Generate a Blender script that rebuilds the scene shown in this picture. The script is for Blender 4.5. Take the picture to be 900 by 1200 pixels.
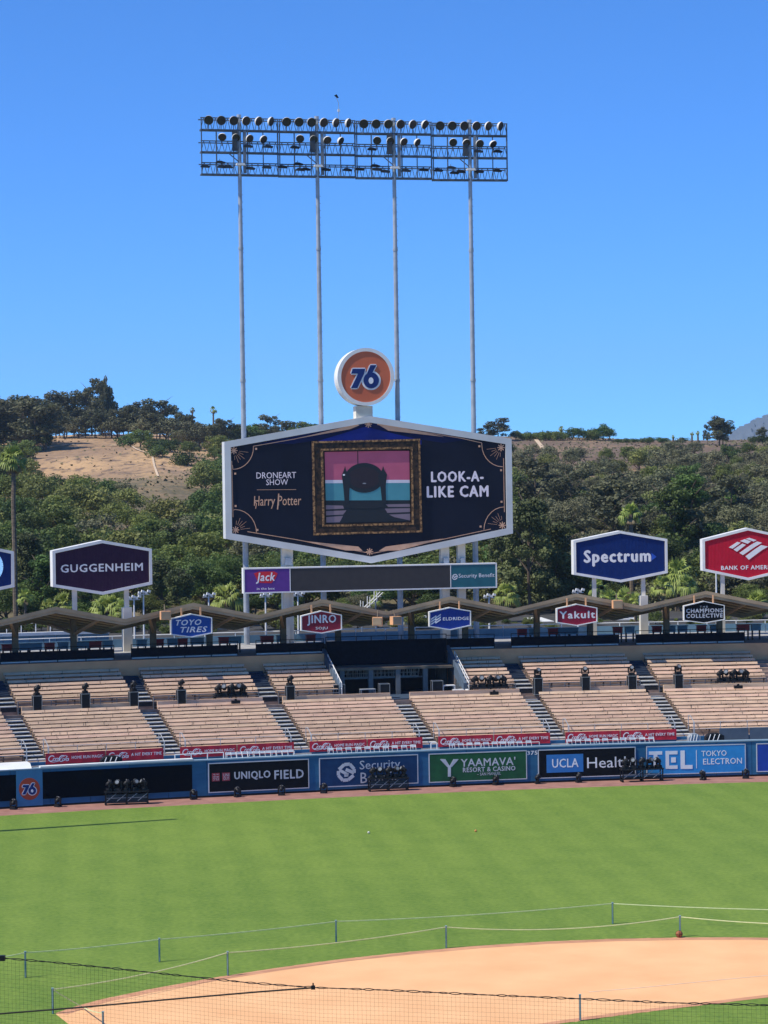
import bpy, math, random
import numpy as np
from mathutils import Vector, Matrix
random.seed(7); rng = np.random.default_rng(7)
SC = bpy.context.scene; COL = SC.collection
for o in list(bpy.data.objects): bpy.data.objects.remove(o)

# ------------------------------------------------------------ camera
FPX, EYE, ROLL = 2800.0, 20.0, 0.0145            # focal length in photo pixels, eye height above the field
PITCH = math.atan(34/FPX)
cF = Vector((0, math.cos(PITCH), -math.sin(PITCH))); u0 = Vector((0, math.sin(PITCH), math.cos(PITCH))); r0 = Vector((1, 0, 0))
cR = r0*math.cos(ROLL) - u0*math.sin(ROLL); cU = u0*math.cos(ROLL) + r0*math.sin(ROLL)
cam = bpy.data.cameras.new('camera'); camo = bpy.data.objects.new('camera', cam); COL.objects.link(camo)
camo.matrix_world = Matrix(((cR.x, cU.x, -cF.x, 0), (cR.y, cU.y, -cF.y, 0), (cR.z, cU.z, -cF.z, EYE), (0, 0, 0, 1)))
cam.sensor_fit = 'VERTICAL'; cam.sensor_height = 36; cam.lens = FPX/1200*36
cam.clip_start = 0.5; cam.clip_end = 30000
SC.camera = camo

# ------------------------------------------------------------ sky, sun, exposure
SUN_ELEV = math.radians(52); SUNH = Vector((-0.93, -0.365, 0)).normalized()   # toward the sun, from the left and behind
w = bpy.data.worlds.new('World'); SC.world = w; w.use_nodes = True
nt = w.node_tree; nt.nodes.clear()
sky = nt.nodes.new('ShaderNodeTexSky'); sky.sky_type = 'NISHITA'; sky.sun_disc = False
sky.sun_elevation = SUN_ELEV; sky.sun_rotation = math.atan2(SUNH.x, SUNH.y)
sky.altitude = 3000; sky.air_density = 0.7; sky.dust_density = 0.0; sky.ozone_density = 6.0
gm = nt.nodes.new('ShaderNodeGamma'); gm.inputs['Gamma'].default_value = 0.90          # the camera's rendering of the clear blue, the same all round
hs = nt.nodes.new('ShaderNodeMix'); hs.data_type = 'RGBA'; hs.blend_type = 'MULTIPLY'; hs.inputs['Factor'].default_value = 1.0; hs.inputs['B'].default_value = (.53, 1.24, 1.95, 1)
bg = nt.nodes.new('ShaderNodeBackground'); bg.inputs['Strength'].default_value = 0.12
ow = nt.nodes.new('ShaderNodeOutputWorld')
nt.links.new(sky.outputs[0], gm.inputs[0]); nt.links.new(gm.outputs[0], hs.inputs['A']); nt.links.new(hs.outputs['Result'], bg.inputs[0]); nt.links.new(bg.outputs[0], ow.inputs[0])
sl = bpy.data.lights.new('sun', 'SUN'); sl.energy = 4.9; sl.angle = math.radians(0.5); sl.color = (1.0, 0.94, 0.83)
so = bpy.data.objects.new('sun', sl); COL.objects.link(so)
sd = SUNH*math.cos(SUN_ELEV) + Vector((0, 0, math.sin(SUN_ELEV)))
so.rotation_euler = sd.to_track_quat('Z', 'Y').to_euler(); so.location = (-60, -40, 120)
SC.view_settings.view_transform = 'Standard'; SC.view_settings.look = 'None'; SC.view_settings.gamma = 1
SC.view_settings.exposure = 0.16; SC.view_settings.use_curve_mapping = False
SC.render.resolution_x = 768; SC.render.resolution_y = 1024
SC.cycles.max_bounces = 6; SC.cycles.transparent_max_bounces = 8; SC.cycles.volume_bounces = 0

# ------------------------------------------------------------ geometry of the place
Q = (-2.8312e-3, 0.225558, 155.986)              # the outfield wall's gentle curve
AL = 42.0
def Cc(a):
    b = max(-AL, min(AL, a)); y = Q[0]*b*b + Q[1]*b + Q[2]
    return Vector((a, y + (a-b)*(2*Q[0]*b + Q[1]), 0))
def slope(a): b = max(-AL, min(AL, a)); return 2*Q[0]*b + Q[1]
def W(a, v, z=0.0):
    s = slope(a); n = Vector((-s, 1, 0)).normalized()
    p = Cc(a) + n*v; p.z = z; return p
def yaw(a): return math.atan(slope(a))
def ray(px, py): return cF + cR*((px-450)/FPX) + cU*((600-py)/FPX)
def ground(px, py, z=0.0):
    d = ray(px, py); t = (z-EYE)/d.z; return Vector((0, 0, EYE)) + d*t
def pick(px, py, v):                              # where the sight line crosses the curved sheet v metres behind the wall
    d = ray(px, py); lo, hi = -90., 90.
    for _ in range(40):
        m = (lo+hi)/2; p = W(m, v)
        if d.x*p.y/d.y > p.x: lo = m
        else: hi = m
    p = W(m, v); return m, EYE + d.z*p.y/d.y
def frame(a, v, z=0.0, dyaw=0.0): return Matrix.Translation(W(a, v, z)) @ Matrix.Rotation(yaw(a)+dyaw, 4, 'Z')
def onplane(px, py, M, off=0.0):                  # sight line against the front plane of a sign, in its own x/z
    n = (M.to_3x3() @ Vector((0, 1, 0))); o = M.translation + n*off
    d = ray(px, py); c = Vector((0, 0, EYE)); t = (o-c).dot(n)/d.dot(n)
    q = M.inverted() @ (c + d*t); return q.x, q.z

# ------------------------------------------------------------ materials
MATS = {}
def mat(name, c1, c2=None, scale=3.0, rough=0.7, bump=0.0, metal=0.0, emit=0.0, detail=4.0, stretch=None, vary=0.0, transl=0.0, spec=None, obj=True, contrast=(0.35, 0.65)):
    if name in MATS: return MATS[name]
    m = bpy.data.materials.new(name); m.use_nodes = True; n = m.node_tree.nodes; L = m.node_tree.links
    b = n['Principled BSDF']; b.inputs['Roughness'].default_value = rough; b.inputs['Metallic'].default_value = metal
    b.inputs['Specular IOR Level'].default_value = .28 if spec is None else spec
    if c2 is None: c2 = tuple(x*0.82 for x in c1)
    tc = n.new('ShaderNodeTexCoord'); mp = n.new('ShaderNodeMapping')
    L.new(tc.outputs['Object'], mp.inputs[0])
    if stretch: mp.inputs['Scale'].default_value = stretch
    no = n.new('ShaderNodeTexNoise'); no.inputs['Scale'].default_value = scale; no.inputs['Detail'].default_value = detail
    L.new(mp.outputs[0], no.inputs['Vector'])
    cr = n.new('ShaderNodeValToRGB'); cr.color_ramp.elements[0].position = contrast[0]; cr.color_ramp.elements[1].position = contrast[1]
    cr.color_ramp.elements[0].color = (*c2, 1); cr.color_ramp.elements[1].color = (*c1, 1)
    L.new(no.outputs['Fac'], cr.inputs[0]); out = cr.outputs[0]
    if vary:
        oi = n.new('ShaderNodeObjectInfo'); h = n.new('ShaderNodeHueSaturation')
        m1 = n.new('ShaderNodeMapRange'); m1.inputs['To Min'].default_value = 1-vary; m1.inputs['To Max'].default_value = 1+vary
        m2 = n.new('ShaderNodeMapRange'); m2.inputs['To Min'].default_value = 0.5-vary*0.06; m2.inputs['To Max'].default_value = 0.5+vary*0.06
        mm = n.new('ShaderNodeMath'); mm.operation = 'FRACT'; mx = n.new('ShaderNodeMath'); mx.operation = 'MULTIPLY'; mx.inputs[1].default_value = 7.31
        L.new(oi.outputs['Random'], m1.inputs[0]); L.new(oi.outputs['Random'], mx.inputs[0]); L.new(mx.outputs[0], mm.inputs[0]); L.new(mm.outputs[0], m2.inputs[0])
        L.new(out, h.inputs['Color']); L.new(m1.outputs[0], h.inputs['Value']); L.new(m2.outputs[0], h.inputs['Hue']); out = h.outputs[0]
    L.new(out, b.inputs['Base Color'])
    if emit: L.new(out, b.inputs['Emission Color']); b.inputs['Emission Strength'].default_value = emit
    if bump:
        bp = n.new('ShaderNodeBump'); bp.inputs['Strength'].default_value = bump; bp.inputs['Distance'].default_value = 0.05
        L.new(no.outputs['Fac'], bp.inputs['Height']); L.new(bp.outputs[0], b.inputs['Normal'])
    if transl:
        t = n.new('ShaderNodeBsdfTranslucent'); mix = n.new('ShaderNodeMixShader'); mix.inputs[0].default_value = transl
        L.new(out, t.inputs[0]); L.new(b.outputs[0], mix.inputs[1]); L.new(t.outputs[0], mix.inputs[2]); L.new(mix.outputs[0], n['Material Output'].inputs[0])
    MATS[name] = m; return m
WHITE = mat('white_paint', (.80, .80, .78), (.70, .70, .68), 1.2, .5)
CREAM = mat('cream_paint', (.72, .68, .58), (.60, .56, .47), .8, .6)
STEEL = mat('galvanised_steel', (.42, .45, .48), (.32, .35, .38), 2.0, .45, metal=.25)
RIGST = mat('rig_steel', (.13, .155, .19), (.08, .10, .13), 2.5, .6, spec=.2)
BLACK = mat('black_plastic', (.012, .012, .014), (.006, .006, .008), 5, .5, spec=.25)
NAVY = mat('navy_screen_cloth', (.006, .009, .020), (.003, .005, .012), 4, .9, spec=.05)
DARKM = mat('dark_mesh', (.004, .0045, .009), (.002, .0025, .005), 9, .9, spec=.03)
BLUE = mat('blue_wall_padding', (.026, .130, .255), (.020, .105, .21), .9, .65, stretch=(1, 1, 3), spec=.25, vary=.08)
CONC = mat('concrete', (.34, .255, .21), (.23, .17, .14), 1.6, .9, bump=.2)
GREYC = mat('grey_concrete', (.40, .39, .37), (.28, .27, .26), 2.2, .9)
TAN = mat('tan_bench_paint', (.72, .49, .325), (.54, .365, .25), 1.1, .6, stretch=(1, 1, 6), detail=6, vary=.13)
TANW = mat('tan_wall_paint', (.80, .43, .22), (.68, .36, .185), .8, .8)
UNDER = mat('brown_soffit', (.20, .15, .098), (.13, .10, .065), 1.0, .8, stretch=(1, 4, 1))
BRKT = mat('brown_bracket', (.22, .16, .11), (.14, .10, .07), 4, .7)
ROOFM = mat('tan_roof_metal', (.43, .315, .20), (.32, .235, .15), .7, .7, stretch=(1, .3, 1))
ROOFD = mat('brown_column_paint', (.20, .155, .105), (.13, .10, .07), 1.4, .7)
STEPW = mat('pale_step_nosing', (.78, .76, .70), (.60, .58, .53), 3, .7)
STEPD = mat('dark_step_riser', (.028, .03, .036), (.016, .018, .022), 3, .8)
STEPN = mat('navy_step_paint', (.035, .055, .09), (.022, .036, .06), 3, .8)
RED = mat('red_banner_vinyl', (.52, .022, .045), (.42, .016, .035), 1.5, .5)
LETTER = mat('white_lettering', (.82, .82, .83), (.74, .74, .76), 2, .5)
LETG = mat('grey_white_lettering', (.55, .57, .62), (.48, .50, .55), 2, .6)
LENS = mat('lamp_glass', (.30, .32, .34), (.12, .13, .14), 8, .15)
GLASSD = mat('lamp_dark_face', (.035, .037, .04), (.02, .021, .024), 6, .35)
CASE = mat('case_aluminium', (.45, .44, .42), (.33, .33, .32), 4, .4, metal=.5)
ROPE = mat('yellow_white_rope', (.72, .76, .40), (.60, .64, .34), 6, .8)
STAKE = mat('blue_green_stake', (.05, .16, .20), (.03, .10, .14), 6, .6)
TWINE = mat('black_net_twine', (.018, .018, .018), (.01, .01, .01), 6, .8)
GOLD = mat('gold_graphic', (.62, .36, .22), (.52, .29, .17), 3, .6)
BARK = mat('bark', (.16, .12, .085), (.08, .06, .045), 4, .95, bump=.5, stretch=(1, 1, .2))
PBARK = mat('palm_bark', (.20, .155, .11), (.11, .085, .06), 3, .95, bump=.4, stretch=(1, 1, 3))
LEAF = {
 'dark': mat('dark_green_leaves', (0.121, 0.181, 0.041), (0.047, 0.077, 0.019), 2.2, .6, vary=.35, transl=.3),
 'mid': mat('mid_green_leaves', (0.209, 0.252, 0.057), (0.090, 0.120, 0.029), 2.2, .6, vary=.3, transl=.3),
 'olive': mat('olive_leaves', (0.297, 0.299, 0.084), (0.152, 0.166, 0.048), 2.2, .65, vary=.3, transl=.3),
 'grey': mat('grey_brown_leaves', (0.210, 0.212, 0.105), (0.119, 0.120, 0.061), 2.2, .7, vary=.25, transl=.15),
 'euc': mat('eucalyptus_leaves', (0.134, 0.133, 0.059), (0.066, 0.070, 0.035), 2.0, .6, vary=.25, transl=.15),
 'pine': mat('pine_needles', (0.175, 0.198, 0.064), (0.069, 0.087, 0.030), 1.6, .65, vary=.15, transl=.12),
 'palm': mat('palm_fronds', (.36, .42, .09), (.19, .25, .055), 2.0, .5, vary=.15, transl=.25),
 'dry': mat('dry_palm_fronds', (.34, .26, .15), (.22, .16, .09), 3.0, .8),
}

# ------------------------------------------------------------ mesh helpers
class MB:
    def __init__(s): s.v = []; s.f = []
    def add(s, vs, fs):
        k = len(s.v); s.v += [tuple(p) for p in vs]; s.f += [tuple(i+k for i in f) for f in fs]; return s
    def box(s, x0, x1, y0, y1, z0, z1, M=None):
        vs = [Vector((x, y, z)) for z in (z0, z1) for y in (y0, y1) for x in (x0, x1)]
        if M is not None: vs = [M @ p for p in vs]
        return s.add(vs, [(0, 2, 3, 1), (4, 5, 7, 6), (0, 1, 5, 4), (2, 6, 7, 3), (0, 4, 6, 2), (1, 3, 7, 5)])
    def tube(s, p, q, r, n=6, r2=None, cap=True):
        p = Vector(p); q = Vector(q); d = q-p
        if d.length < 1e-6: return s
        r2 = r if r2 is None else r2; m = d.to_track_quat('Z', 'Y').to_matrix()
        vs = []
        for k in range(n):
            a = 2*math.pi*(k+.5)/n; e = m @ Vector((math.cos(a), math.sin(a), 0)); vs += [p+e*r, q+e*r2]
        fs = [(2*k, 2*((k+1) % n), 2*((k+1) % n)+1, 2*k+1) for k in range(n)]
        if cap: fs += [tuple(2*k for k in range(n))[::-1], tuple(2*k+1 for k in range(n))]
        return s.add(vs, fs)
    def path(s, pts, r, n=5):
        for i in range(len(pts)-1): s.tube(pts[i], pts[i+1], r, n)
        return s
    def prism(s, poly, y0, y1, M=None):           # poly in x/z, thickness along y
        n = len(poly)
        ar = sum(poly[i][0]*poly[(i+1) % n][1]-poly[(i+1) % n][0]*poly[i][1] for i in range(n))
        if ar < 0: poly = poly[::-1]
        vs = [Vector((x, y0, z)) for x, z in poly] + [Vector((x, y1, z)) for x, z in poly]
        if M is not None: vs = [M @ p for p in vs]
        fs = [tuple(range(n)), tuple(range(n, 2*n))[::-1]] + [((i+1) % n, i, i+n, (i+1) % n+n) for i in range(n)]
        return s.add(vs, fs)
    def slab(s, a0, a1, v0, v1, z0, z1, step=3.0, dz=0.0, vt=None):   # a bar bent along the wall's curve; vt: v of the top edges
        n = max(1, int(abs(a1-a0)/step)); k = len(s.v)
        t0, t1 = vt if vt else (v0, v1)
        for i in range(n+1):
            a = a0+(a1-a0)*i/n
            for (v, z) in ((v0, z0), (v1, z0), (t1, z1+dz), (t0, z1)): s.v.append(tuple(W(a, v, z)))
        for i in range(n):
            b = k+4*i
            for j in range(4): s.f.append((b+j, b+(j+1) % 4, b+4+(j+1) % 4, b+4+j))
        s.f.append((k+3, k+2, k+1, k)); e = k+4*n; s.f.append((e, e+1, e+2, e+3)); return s
    def build(s, name, m, parent=None, world=False, kind=None, label=None, smooth=False):
        me = bpy.data.meshes.new(name)
        vs = s.v
        if world and parent is not None:
            inv = rootmat(parent).inverted(); vs = [tuple(inv @ Vector(p)) for p in vs]
        me.from_pydata(vs, [], s.f); me.update()
        if m is not None: me.materials.append(m)
        if smooth: me.polygons.foreach_set('use_smooth', [True]*len(me.polygons))
        return link(name, me, parent, kind, label)
RM = {}
def rootmat(o):
    M = Matrix.Identity(4)
    while o is not None: M = o.matrix_basis @ M; o = o.parent
    return M
def link(name, me, parent=None, kind=None, label=None):
    o = bpy.data.objects.new(name, me); COL.objects.link(o)
    if parent is not None: o.parent = parent
    if kind: o['kind'] = kind
    if label: o['label'] = label
    return o
def tag(o, label, cat, group=None):
    o['label'] = label; o['category'] = cat
    if group: o['group'] = group
    return o
def thing(name, label, cat, M=None, group=None):
    o = bpy.data.objects.new(name, None); COL.objects.link(o); o.empty_display_size = .3
    if M is not None: o.matrix_basis = M if isinstance(M, Matrix) else Matrix.Translation(Vector(M))
    return tag(o, label, cat, group)
def dup(root, M, label, group=None):
    def cp(o, p):
        c = o.copy(); COL.objects.link(c); c.parent = p
        for ch in o.children: cp(ch, c)
        return c
    r = cp(root, None); r.matrix_basis = M; r['label'] = label
    if group: r['group'] = group
    return r
def instance(proto, name, M, label, cat, group):
    """first use moves the prototype itself, later ones copy it"""
    if not proto.get('_used'):
        proto['_used'] = 1; proto.matrix_basis = M; tag(proto, label, cat, group); return proto
    return dup(proto, M, label, group)
def structure(name, mb, m): return mb.build(name, m, kind='structure')

def text_data(s, shear=0, bold=0, depth=.01, space=1.0, res=2):
    c = bpy.data.curves.new('text', 'FONT'); c.body = s; c.shear = shear; c.offset = 0; c.extrude = depth; c.space_character = space
    c.resolution_u = res; o = bpy.data.objects.new('text', c); COL.objects.link(o)
    bpy.context.view_layer.update()
    dg = bpy.context.evaluated_depsgraph_get(); me = bpy.data.meshes.new_from_object(o.evaluated_get(dg))
    bpy.data.objects.remove(o); return me
def text(s, M4, m, parent, name='lettering', shear=0, bold=0.02, depth=.01, space=1.0, off=0.0, skew=0.0, label=None):
    """letters filling the box M4=(x0,x1,z0,z1) on the sign's front, y = off"""
    x0, x1, z0, z1 = M4; space = max(space, 1+max(0, bold)*3.2); me = text_data(s, shear, bold, 0.0, space); me.name = name
    n = len(me.vertices); co = np.empty(n*3); me.vertices.foreach_get('co', co); co = co.reshape(-1, 3)
    mn = co.min(0); mxx = co.max(0); X = (co[:, 0]-mn[0])/(mxx[0]-mn[0]); Z = (co[:, 1]-mn[1])/(mxx[1]-mn[1])
    out = np.stack([x0+X*(x1-x0), np.full(n, off), z0+Z*(z1-z0)+skew*X], 1)
    # cut-out letters with real thickness; heavy weights are built up from shifted layers, each a little prouder
    h = z1-z0; b = max(0, bold)*h*.85; b = min(b, .016*(x1-x0))
    sh = [(0, 0)] if b < .003 else [(-b, 0), (b, 0), (0, -b*.8), (0, b*.8)]
    hx = [(x0+x1)/2, (z0+z1)/2]; kx = 1-2*b/(x1-x0); kz = 1-1.6*b/h
    fl_ = [tuple(p.vertices) for p in me.polygons]; g = MB(); ek = {}
    for f in fl_:
        for i in range(len(f)): e = (f[i], f[(i+1) % len(f)]); ek[tuple(sorted(e))] = ek.get(tuple(sorted(e)), []) + [e]
    bd = [v_[0] for v_ in ek.values() if len(v_) == 1]
    for q, (dx, dz) in enumerate(sh):
        fy = off-.006-.0018*q
        A_ = [(hx[0]+(p[0]-hx[0])*kx+dx, fy, hx[1]+(p[2]-hx[1])*kz+dz) for p in out]; B_ = [(p[0], off, p[2]) for p in A_]; nA = len(A_)
        flip = False
        if fl_:
            f = fl_[0]; e1 = Vector(A_[f[1]])-Vector(A_[f[0]]); e2 = Vector(A_[f[2]])-Vector(A_[f[1]]); flip = e1.cross(e2).y > 0
        g.add(A_+B_, [(f[::-1] if flip else f) for f in fl_]+[(a, a+nA, b_+nA, b_) if not flip else (b_, b_+nA, a+nA, a) for a, b_ in bd])
    me2 = bpy.data.meshes.new(name); me2.from_pydata(g.v, [], g.f); me2.update(); me2.materials.append(m)
    return link(name, me2, parent, None, label)
def pbox(x0, x1, y0, y1, M, off=0.0):             # photo rectangle -> box on the sign plane
    xm = (x0+x1)/2; ym = (y0+y1)/2
    return (onplane(x0, ym, M, off)[0], onplane(x1, ym, M, off)[0], onplane(xm, y1, M, off)[1], onplane(xm, y0, M, off)[1])
def ppoly(pts, M, off=0.0): return [onplane(x, y, M, off) for x, y in pts]
def ell(cx, cy, rx, ry, n=28, a0=0, a1=2*math.pi): return [(cx+rx*math.cos(a0+(a1-a0)*k/n), cy+ry*math.sin(a0+(a1-a0)*k/n)) for k in range(n if a1-a0 > 6.28 else n+1)]
def strokes(pts, wd, M, y0, y1, mb, closed=False):
    P = ppoly(pts, M); 
    if closed: P = P+[P[0]]
    for i in range(len(P)-1):
        (xa, za), (xb, zb) = P[i], P[i+1]; L = math.hypot(xb-xa, zb-za)
        if L < 1e-5: continue
        nx, nz = -(zb-za)/L*wd/2, (xb-xa)/L*wd/2
        mb.prism([(xa+nx, za+nz), (xb+nx, zb+nz), (xb-nx, zb-nz), (xa-nx, za-nz)], y0, y1)
    return mb
def seventysix(M, parent, cx, cy, s, y, white=LETTER, navy=None, thick=.02):
    """the figure 76, cx/cy/s in photo pixels (s = half height of the figures)"""
    navy = navy or mat('navy_figure', (.008, .03, .17), (.006, .025, .14), 2, .5)
    def T(pts): return [(cx+x*s, cy+z*s) for x, z in pts]
    seven = [(-1.05, -.62), (-.02, -.62), (-.10, -.24), (-.66, .98), (-1.18, .98), (-.60, -.22), (-1.17, -.22)]
    def grow(p, g):
        mx = sum(a for a, _ in p)/len(p); mz = sum(b for _, b in p)/len(p); return p
    stem = [(.42, -.92), (.90, -.92), (.58, -.30), (.10, .10), (-.10, .30)]
    wb = MB(); nb = MB()
    for p in (seven, ):
        strokes(T(p), .17*s*2/30*1.0, M, y, y-thick, wb, closed=True); wb.prism(ppoly(T(p), M), y, y-thick)
        nb.prism(ppoly(T(p), M), y-thick-.004, y-thick-.03)
    st = ppoly(T(stem), M); wb.prism(st, y-.002, y-thick-.001); strokes(T(stem), .17*s*2/30, M, y-.002, y-thick-.001, wb, closed=True)
    wb.prism(ppoly(T(ell(.48, .34, .80, .80)), M), y-.001, y-thick-.002)
    nb.prism(st, y-thick-.006, y-thick-.032); nb.prism(ppoly(T(ell(.48, .34, .64, .66)), M), y-thick-.005, y-thick-.031)
    wb.build('figure_outline', white, parent); nb.build('figures', navy, parent)
    MB().prism(ppoly(T(ell(.46, .36, .20, .27, 16)), M), y-thick-.034, y-thick-.05).build('figure_hole', white, parent)

# ============================================================ GROUND
FGR = bpy.data.materials.new('mown_grass'); FGR.use_nodes = True
n = FGR.node_tree.nodes; L = FGR.node_tree.links; b = n['Principled BSDF']; b.inputs['Roughness'].default_value = .75; b.inputs['Specular IOR Level'].default_value = .25
tc = n.new('ShaderNodeTexCoord')
def wav(rot, sc, dist=0.4):
    mp = n.new('ShaderNodeMapping'); mp.inputs['Rotation'].default_value = (0, 0, rot); L.new(tc.outputs['Object'], mp.inputs[0])
    wv = n.new('ShaderNodeTexWave'); wv.inputs['Scale'].default_value = sc; wv.inputs['Distortion'].default_value = 0.0; wv.inputs['Detail'].default_value = 1; wv.inputs['Detail Scale'].default_value = .3
    L.new(mp.outputs[0], wv.inputs[0]); return wv.outputs['Fac']
def rng_(inp, lo, hi, a=0., b_=1.):
    m = n.new('ShaderNodeMapRange'); m.inputs['From Min'].default_value = a; m.inputs['From Max'].default_value = b_; m.inputs['To Min'].default_value = lo; m.inputs['To Max'].default_value = hi
    L.new(inp, m.inputs[0]); return m.outputs[0]
def noi(sc, det=4, st=None):
    t = n.new('ShaderNodeTexNoise'); t.inputs['Scale'].default_value = sc; t.inputs['Detail'].default_value = det
    if st:
        mp = n.new('ShaderNodeMapping'); mp.inputs['Scale'].default_value = st; L.new(tc.outputs['Object'], mp.inputs[0]); L.new(mp.outputs[0], t.inputs[0])
    else: L.new(tc.outputs['Object'], t.inputs[0])
    return t.outputs['Fac']
def mth(op, x, y):
    m = n.new('ShaderNodeMath'); m.operation = op
    for i, q in enumerate((x, y)):
        if isinstance(q, (int, float)): m.inputs[i].default_value = q
        else: L.new(q, m.inputs[i])
    return m.outputs[0]
base = n.new('ShaderNodeMix'); base.data_type = 'RGBA'; base.inputs['A'].default_value = (.110, .190, .022, 1); base.inputs['B'].default_value = (.185, .270, .038, 1)
f1 = rng_(wav(-.12, .125), -.085, .085, .3, .7); f2 = rng_(wav(-.571, .08), -.04, .04, .3, .7); f3 = rng_(noi(.05, 4), -.2, .2, .3, .7); f4 = rng_(noi(4.0, 6), -.45, .45, .3, .7); f5 = rng_(noi(.5, 5), -.2, .2, .3, .7)
L.new(mth('ADD', mth('ADD', mth('ADD', f1, f2), mth('ADD', f3, .5)), mth('ADD', f4, f5)), base.inputs['Factor'])
L.new(base.outputs['Result'], b.inputs['Base Color'])
bp = n.new('ShaderNodeBump'); bp.inputs['Strength'].default_value = .5; bp.inputs['Distance'].default_value = .05; L.new(noi(25, 4), bp.inputs['Height']); L.new(bp.outputs[0], b.inputs['Normal'])

DIRT = mat('infield_dirt', (.84, .48, .235), (.74, .405, .19), .35, .95, bump=.4, detail=8, contrast=(.3, .7))
DIRTE = mat('damp_infield_dirt', (.60, .30, .165), (.50, .24, .13), 1.2, .95, detail=6)
TRACK = mat('warning_track_dirt', (.36, .185, .145), (.27, .135, .105), 1.2, .95, detail=8)
EARTH = mat('dry_earth', (.34, .25, .17), (.22, .17, .12), .01, .95, detail=8)
def sheet(pts, z): return MB().add([(p[0], p[1], z) for p in pts], [tuple(range(len(pts)))])
structure('ground', MB().add([(-9000, -3000, -.06), (9000, -3000, -.06), (9000, 14000, -.06), (-9000, 14000, -.06)], [(0, 1, 2, 3)]), EARTH)
# outfield grass: follows the track in front of the wall
tp = [W(a, -3.05) for a in np.linspace(-60, 60, 61)]
structure('grass_field', sheet([(-70, -20)] + [(95, -20)] + [(p.x, p.y) for p in tp[::-1]], 0.0), FGR)
g = MB()
for i in range(60):
    a0 = -60+2*i; g.add([W(a0, -3.05, -.004), W(a0+2, -3.05, -.004), W(a0+2, .5, -.004), W(a0, .5, -.004)], [(0, 1, 2, 3)])
structure('warning_track', g, TRACK)
top = [(65, 1187.5), (90, 1179), (120, 1171), (180, 1158.5), (250, 1146), (320, 1135), (400, 1124), (480, 1115.5), (560, 1108.5), (640, 1103.5), (720, 1100.3), (800, 1098.8), (860, 1098.6), (920, 1099.4), (1000, 1103), (1100, 1112)]
bot = [(1100, 1156), (1000, 1160), (900, 1169), (820, 1178.5), (737, 1188.5), (654, 1200), (560, 1216), (480, 1234), (420, 1254), (400, 1290), (250, 1330), (160, 1260), (80, 1200)]
def ragged(pts, amp):
    P = [ground(*p) for p in pts]; out = []
    for i in range(len(P)-1):
        nn = max(2, int((P[i+1]-P[i]).length/.35))
        for k in range(nn): q = P[i].lerp(P[i+1], k/nn); out.append(q+Vector((random.uniform(-.3, .3)*amp, random.uniform(-1, 1)*amp, 0)))
    return out+[P[-1]]
dirt = ragged(top, .07)+ragged(bot, .07)
structure('infield_dirt', sheet(dirt, .004), DIRT)
def ribbon(pts, w1, z, m, name):                  # a strip along a ground line
    g = MB(); P = [Vector((p.x, p.y, 0)) for p in pts]
    for i in range(len(P)-1):
        d = (P[i+1]-P[i]).normalized(); q = Vector((-d.y, d.x, 0))*w1
        d2 = (P[min(i+2, len(P)-1)]-P[min(i+1, len(P)-2)]).normalized(); q2 = Vector((-d2.y, d2.x, 0))*w1
        g.add([P[i]+Vector((0, 0, z)), P[i+1]+Vector((0, 0, z)), P[i+1]+q2+Vector((0, 0, z)), P[i]+q+Vector((0, 0, z))], [(0, 1, 2, 3)])
    return structure(name, g, m)
ribbon([ground(*p) for p in top], -.55, .008, DIRTE, 'dirt_edge')
ribbon([ground(*p) for p in bot[1:7]], -.42, .008, DIRTE, 'dirt_edge')
ribbon([ground(*p) for p in [(690, 1163), (760, 1157), (830, 1150), (900, 1143.5)]], .06, .012, mat('chalk_line', (.78, .66, .50), (.70, .52, .38), 3, .9), 'chalk_line')

# ------------------------------------------------------------ terrain behind the pavilion
ZR = 650.0
def lerp(x, xs, ys): return float(np.interp(x, xs, ys))
RX = [-1200, -400, 0, 60, 100, 190, 235, 300, 360, 560, 700, 760, 830, 900, 1000, 1400, 2200]
RY = [522, 517, 514, 511, 509, 509, 515, 519, 517, 511, 513, 516, 516, 515, 514, 520, 524]
def hn(x, y):
    return (math.sin(x*.031+1.3)*math.cos(y*.027) + .6*math.sin(x*.071-y*.053+2) + .35*math.sin(x*.15+y*.11))
def terr(x, y):
    if y < 150: return 7.35
    px = 450+FPX*x/y
    zr = EYE + (566-.0145*(px-450)-lerp(px, RX, RY))/FPX*ZR
    if y < 235: return 7.35
    s = (y-235)/(ZR-235)
    if s <= 1: z = 7.35+(zr-7.35)*(s**.92)+hn(x, y)*.9*min(1, s*4)*(1-s**6)
    else: z = zr-(y-ZR)*.05-((y-ZR)/300)**2*4
    return max(z, -10)
Ys = list(np.linspace(0, 55, 6))[:-1]
g = MB(); NT = 240; ts = np.concatenate([np.linspace(-1.2, -.2, 30)[:-1], np.linspace(-.2, .2, 160), np.linspace(.2, 1.2, 30)[1:]])
rows = list(np.linspace(0, 1, 8)) + list(1+np.linspace(.01, 1, 110)) + list(2+np.array([.1, .25, .45, .7, 1.0, 1.5, 2.2]))
for r in rows:
    for t in ts:
        y0 = 156/(1-.2256*max(-.3, min(.3, t))) + 25
        for _ in range(3): y0 = W(t*y0, 24.0).y if abs(t*y0) < AL else y0
        if r <= 1: y = y0+(235-y0)*r
        elif r <= 2: y = 235+(ZR-235)*(r-1)
        else: y = ZR+(r-2)*300
        g.v.append((t*y, y, terr(t*y, y)))
nc = len(ts)
for i in range(len(rows)-1):
    for j in range(nc-1): g.f.append((i*nc+j, i*nc+j+1, (i+1)*nc+j+1, (i+1)*nc+j))
HILL = bpy.data.materials.new('dry_hillside'); HILL.use_nodes = True
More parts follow.
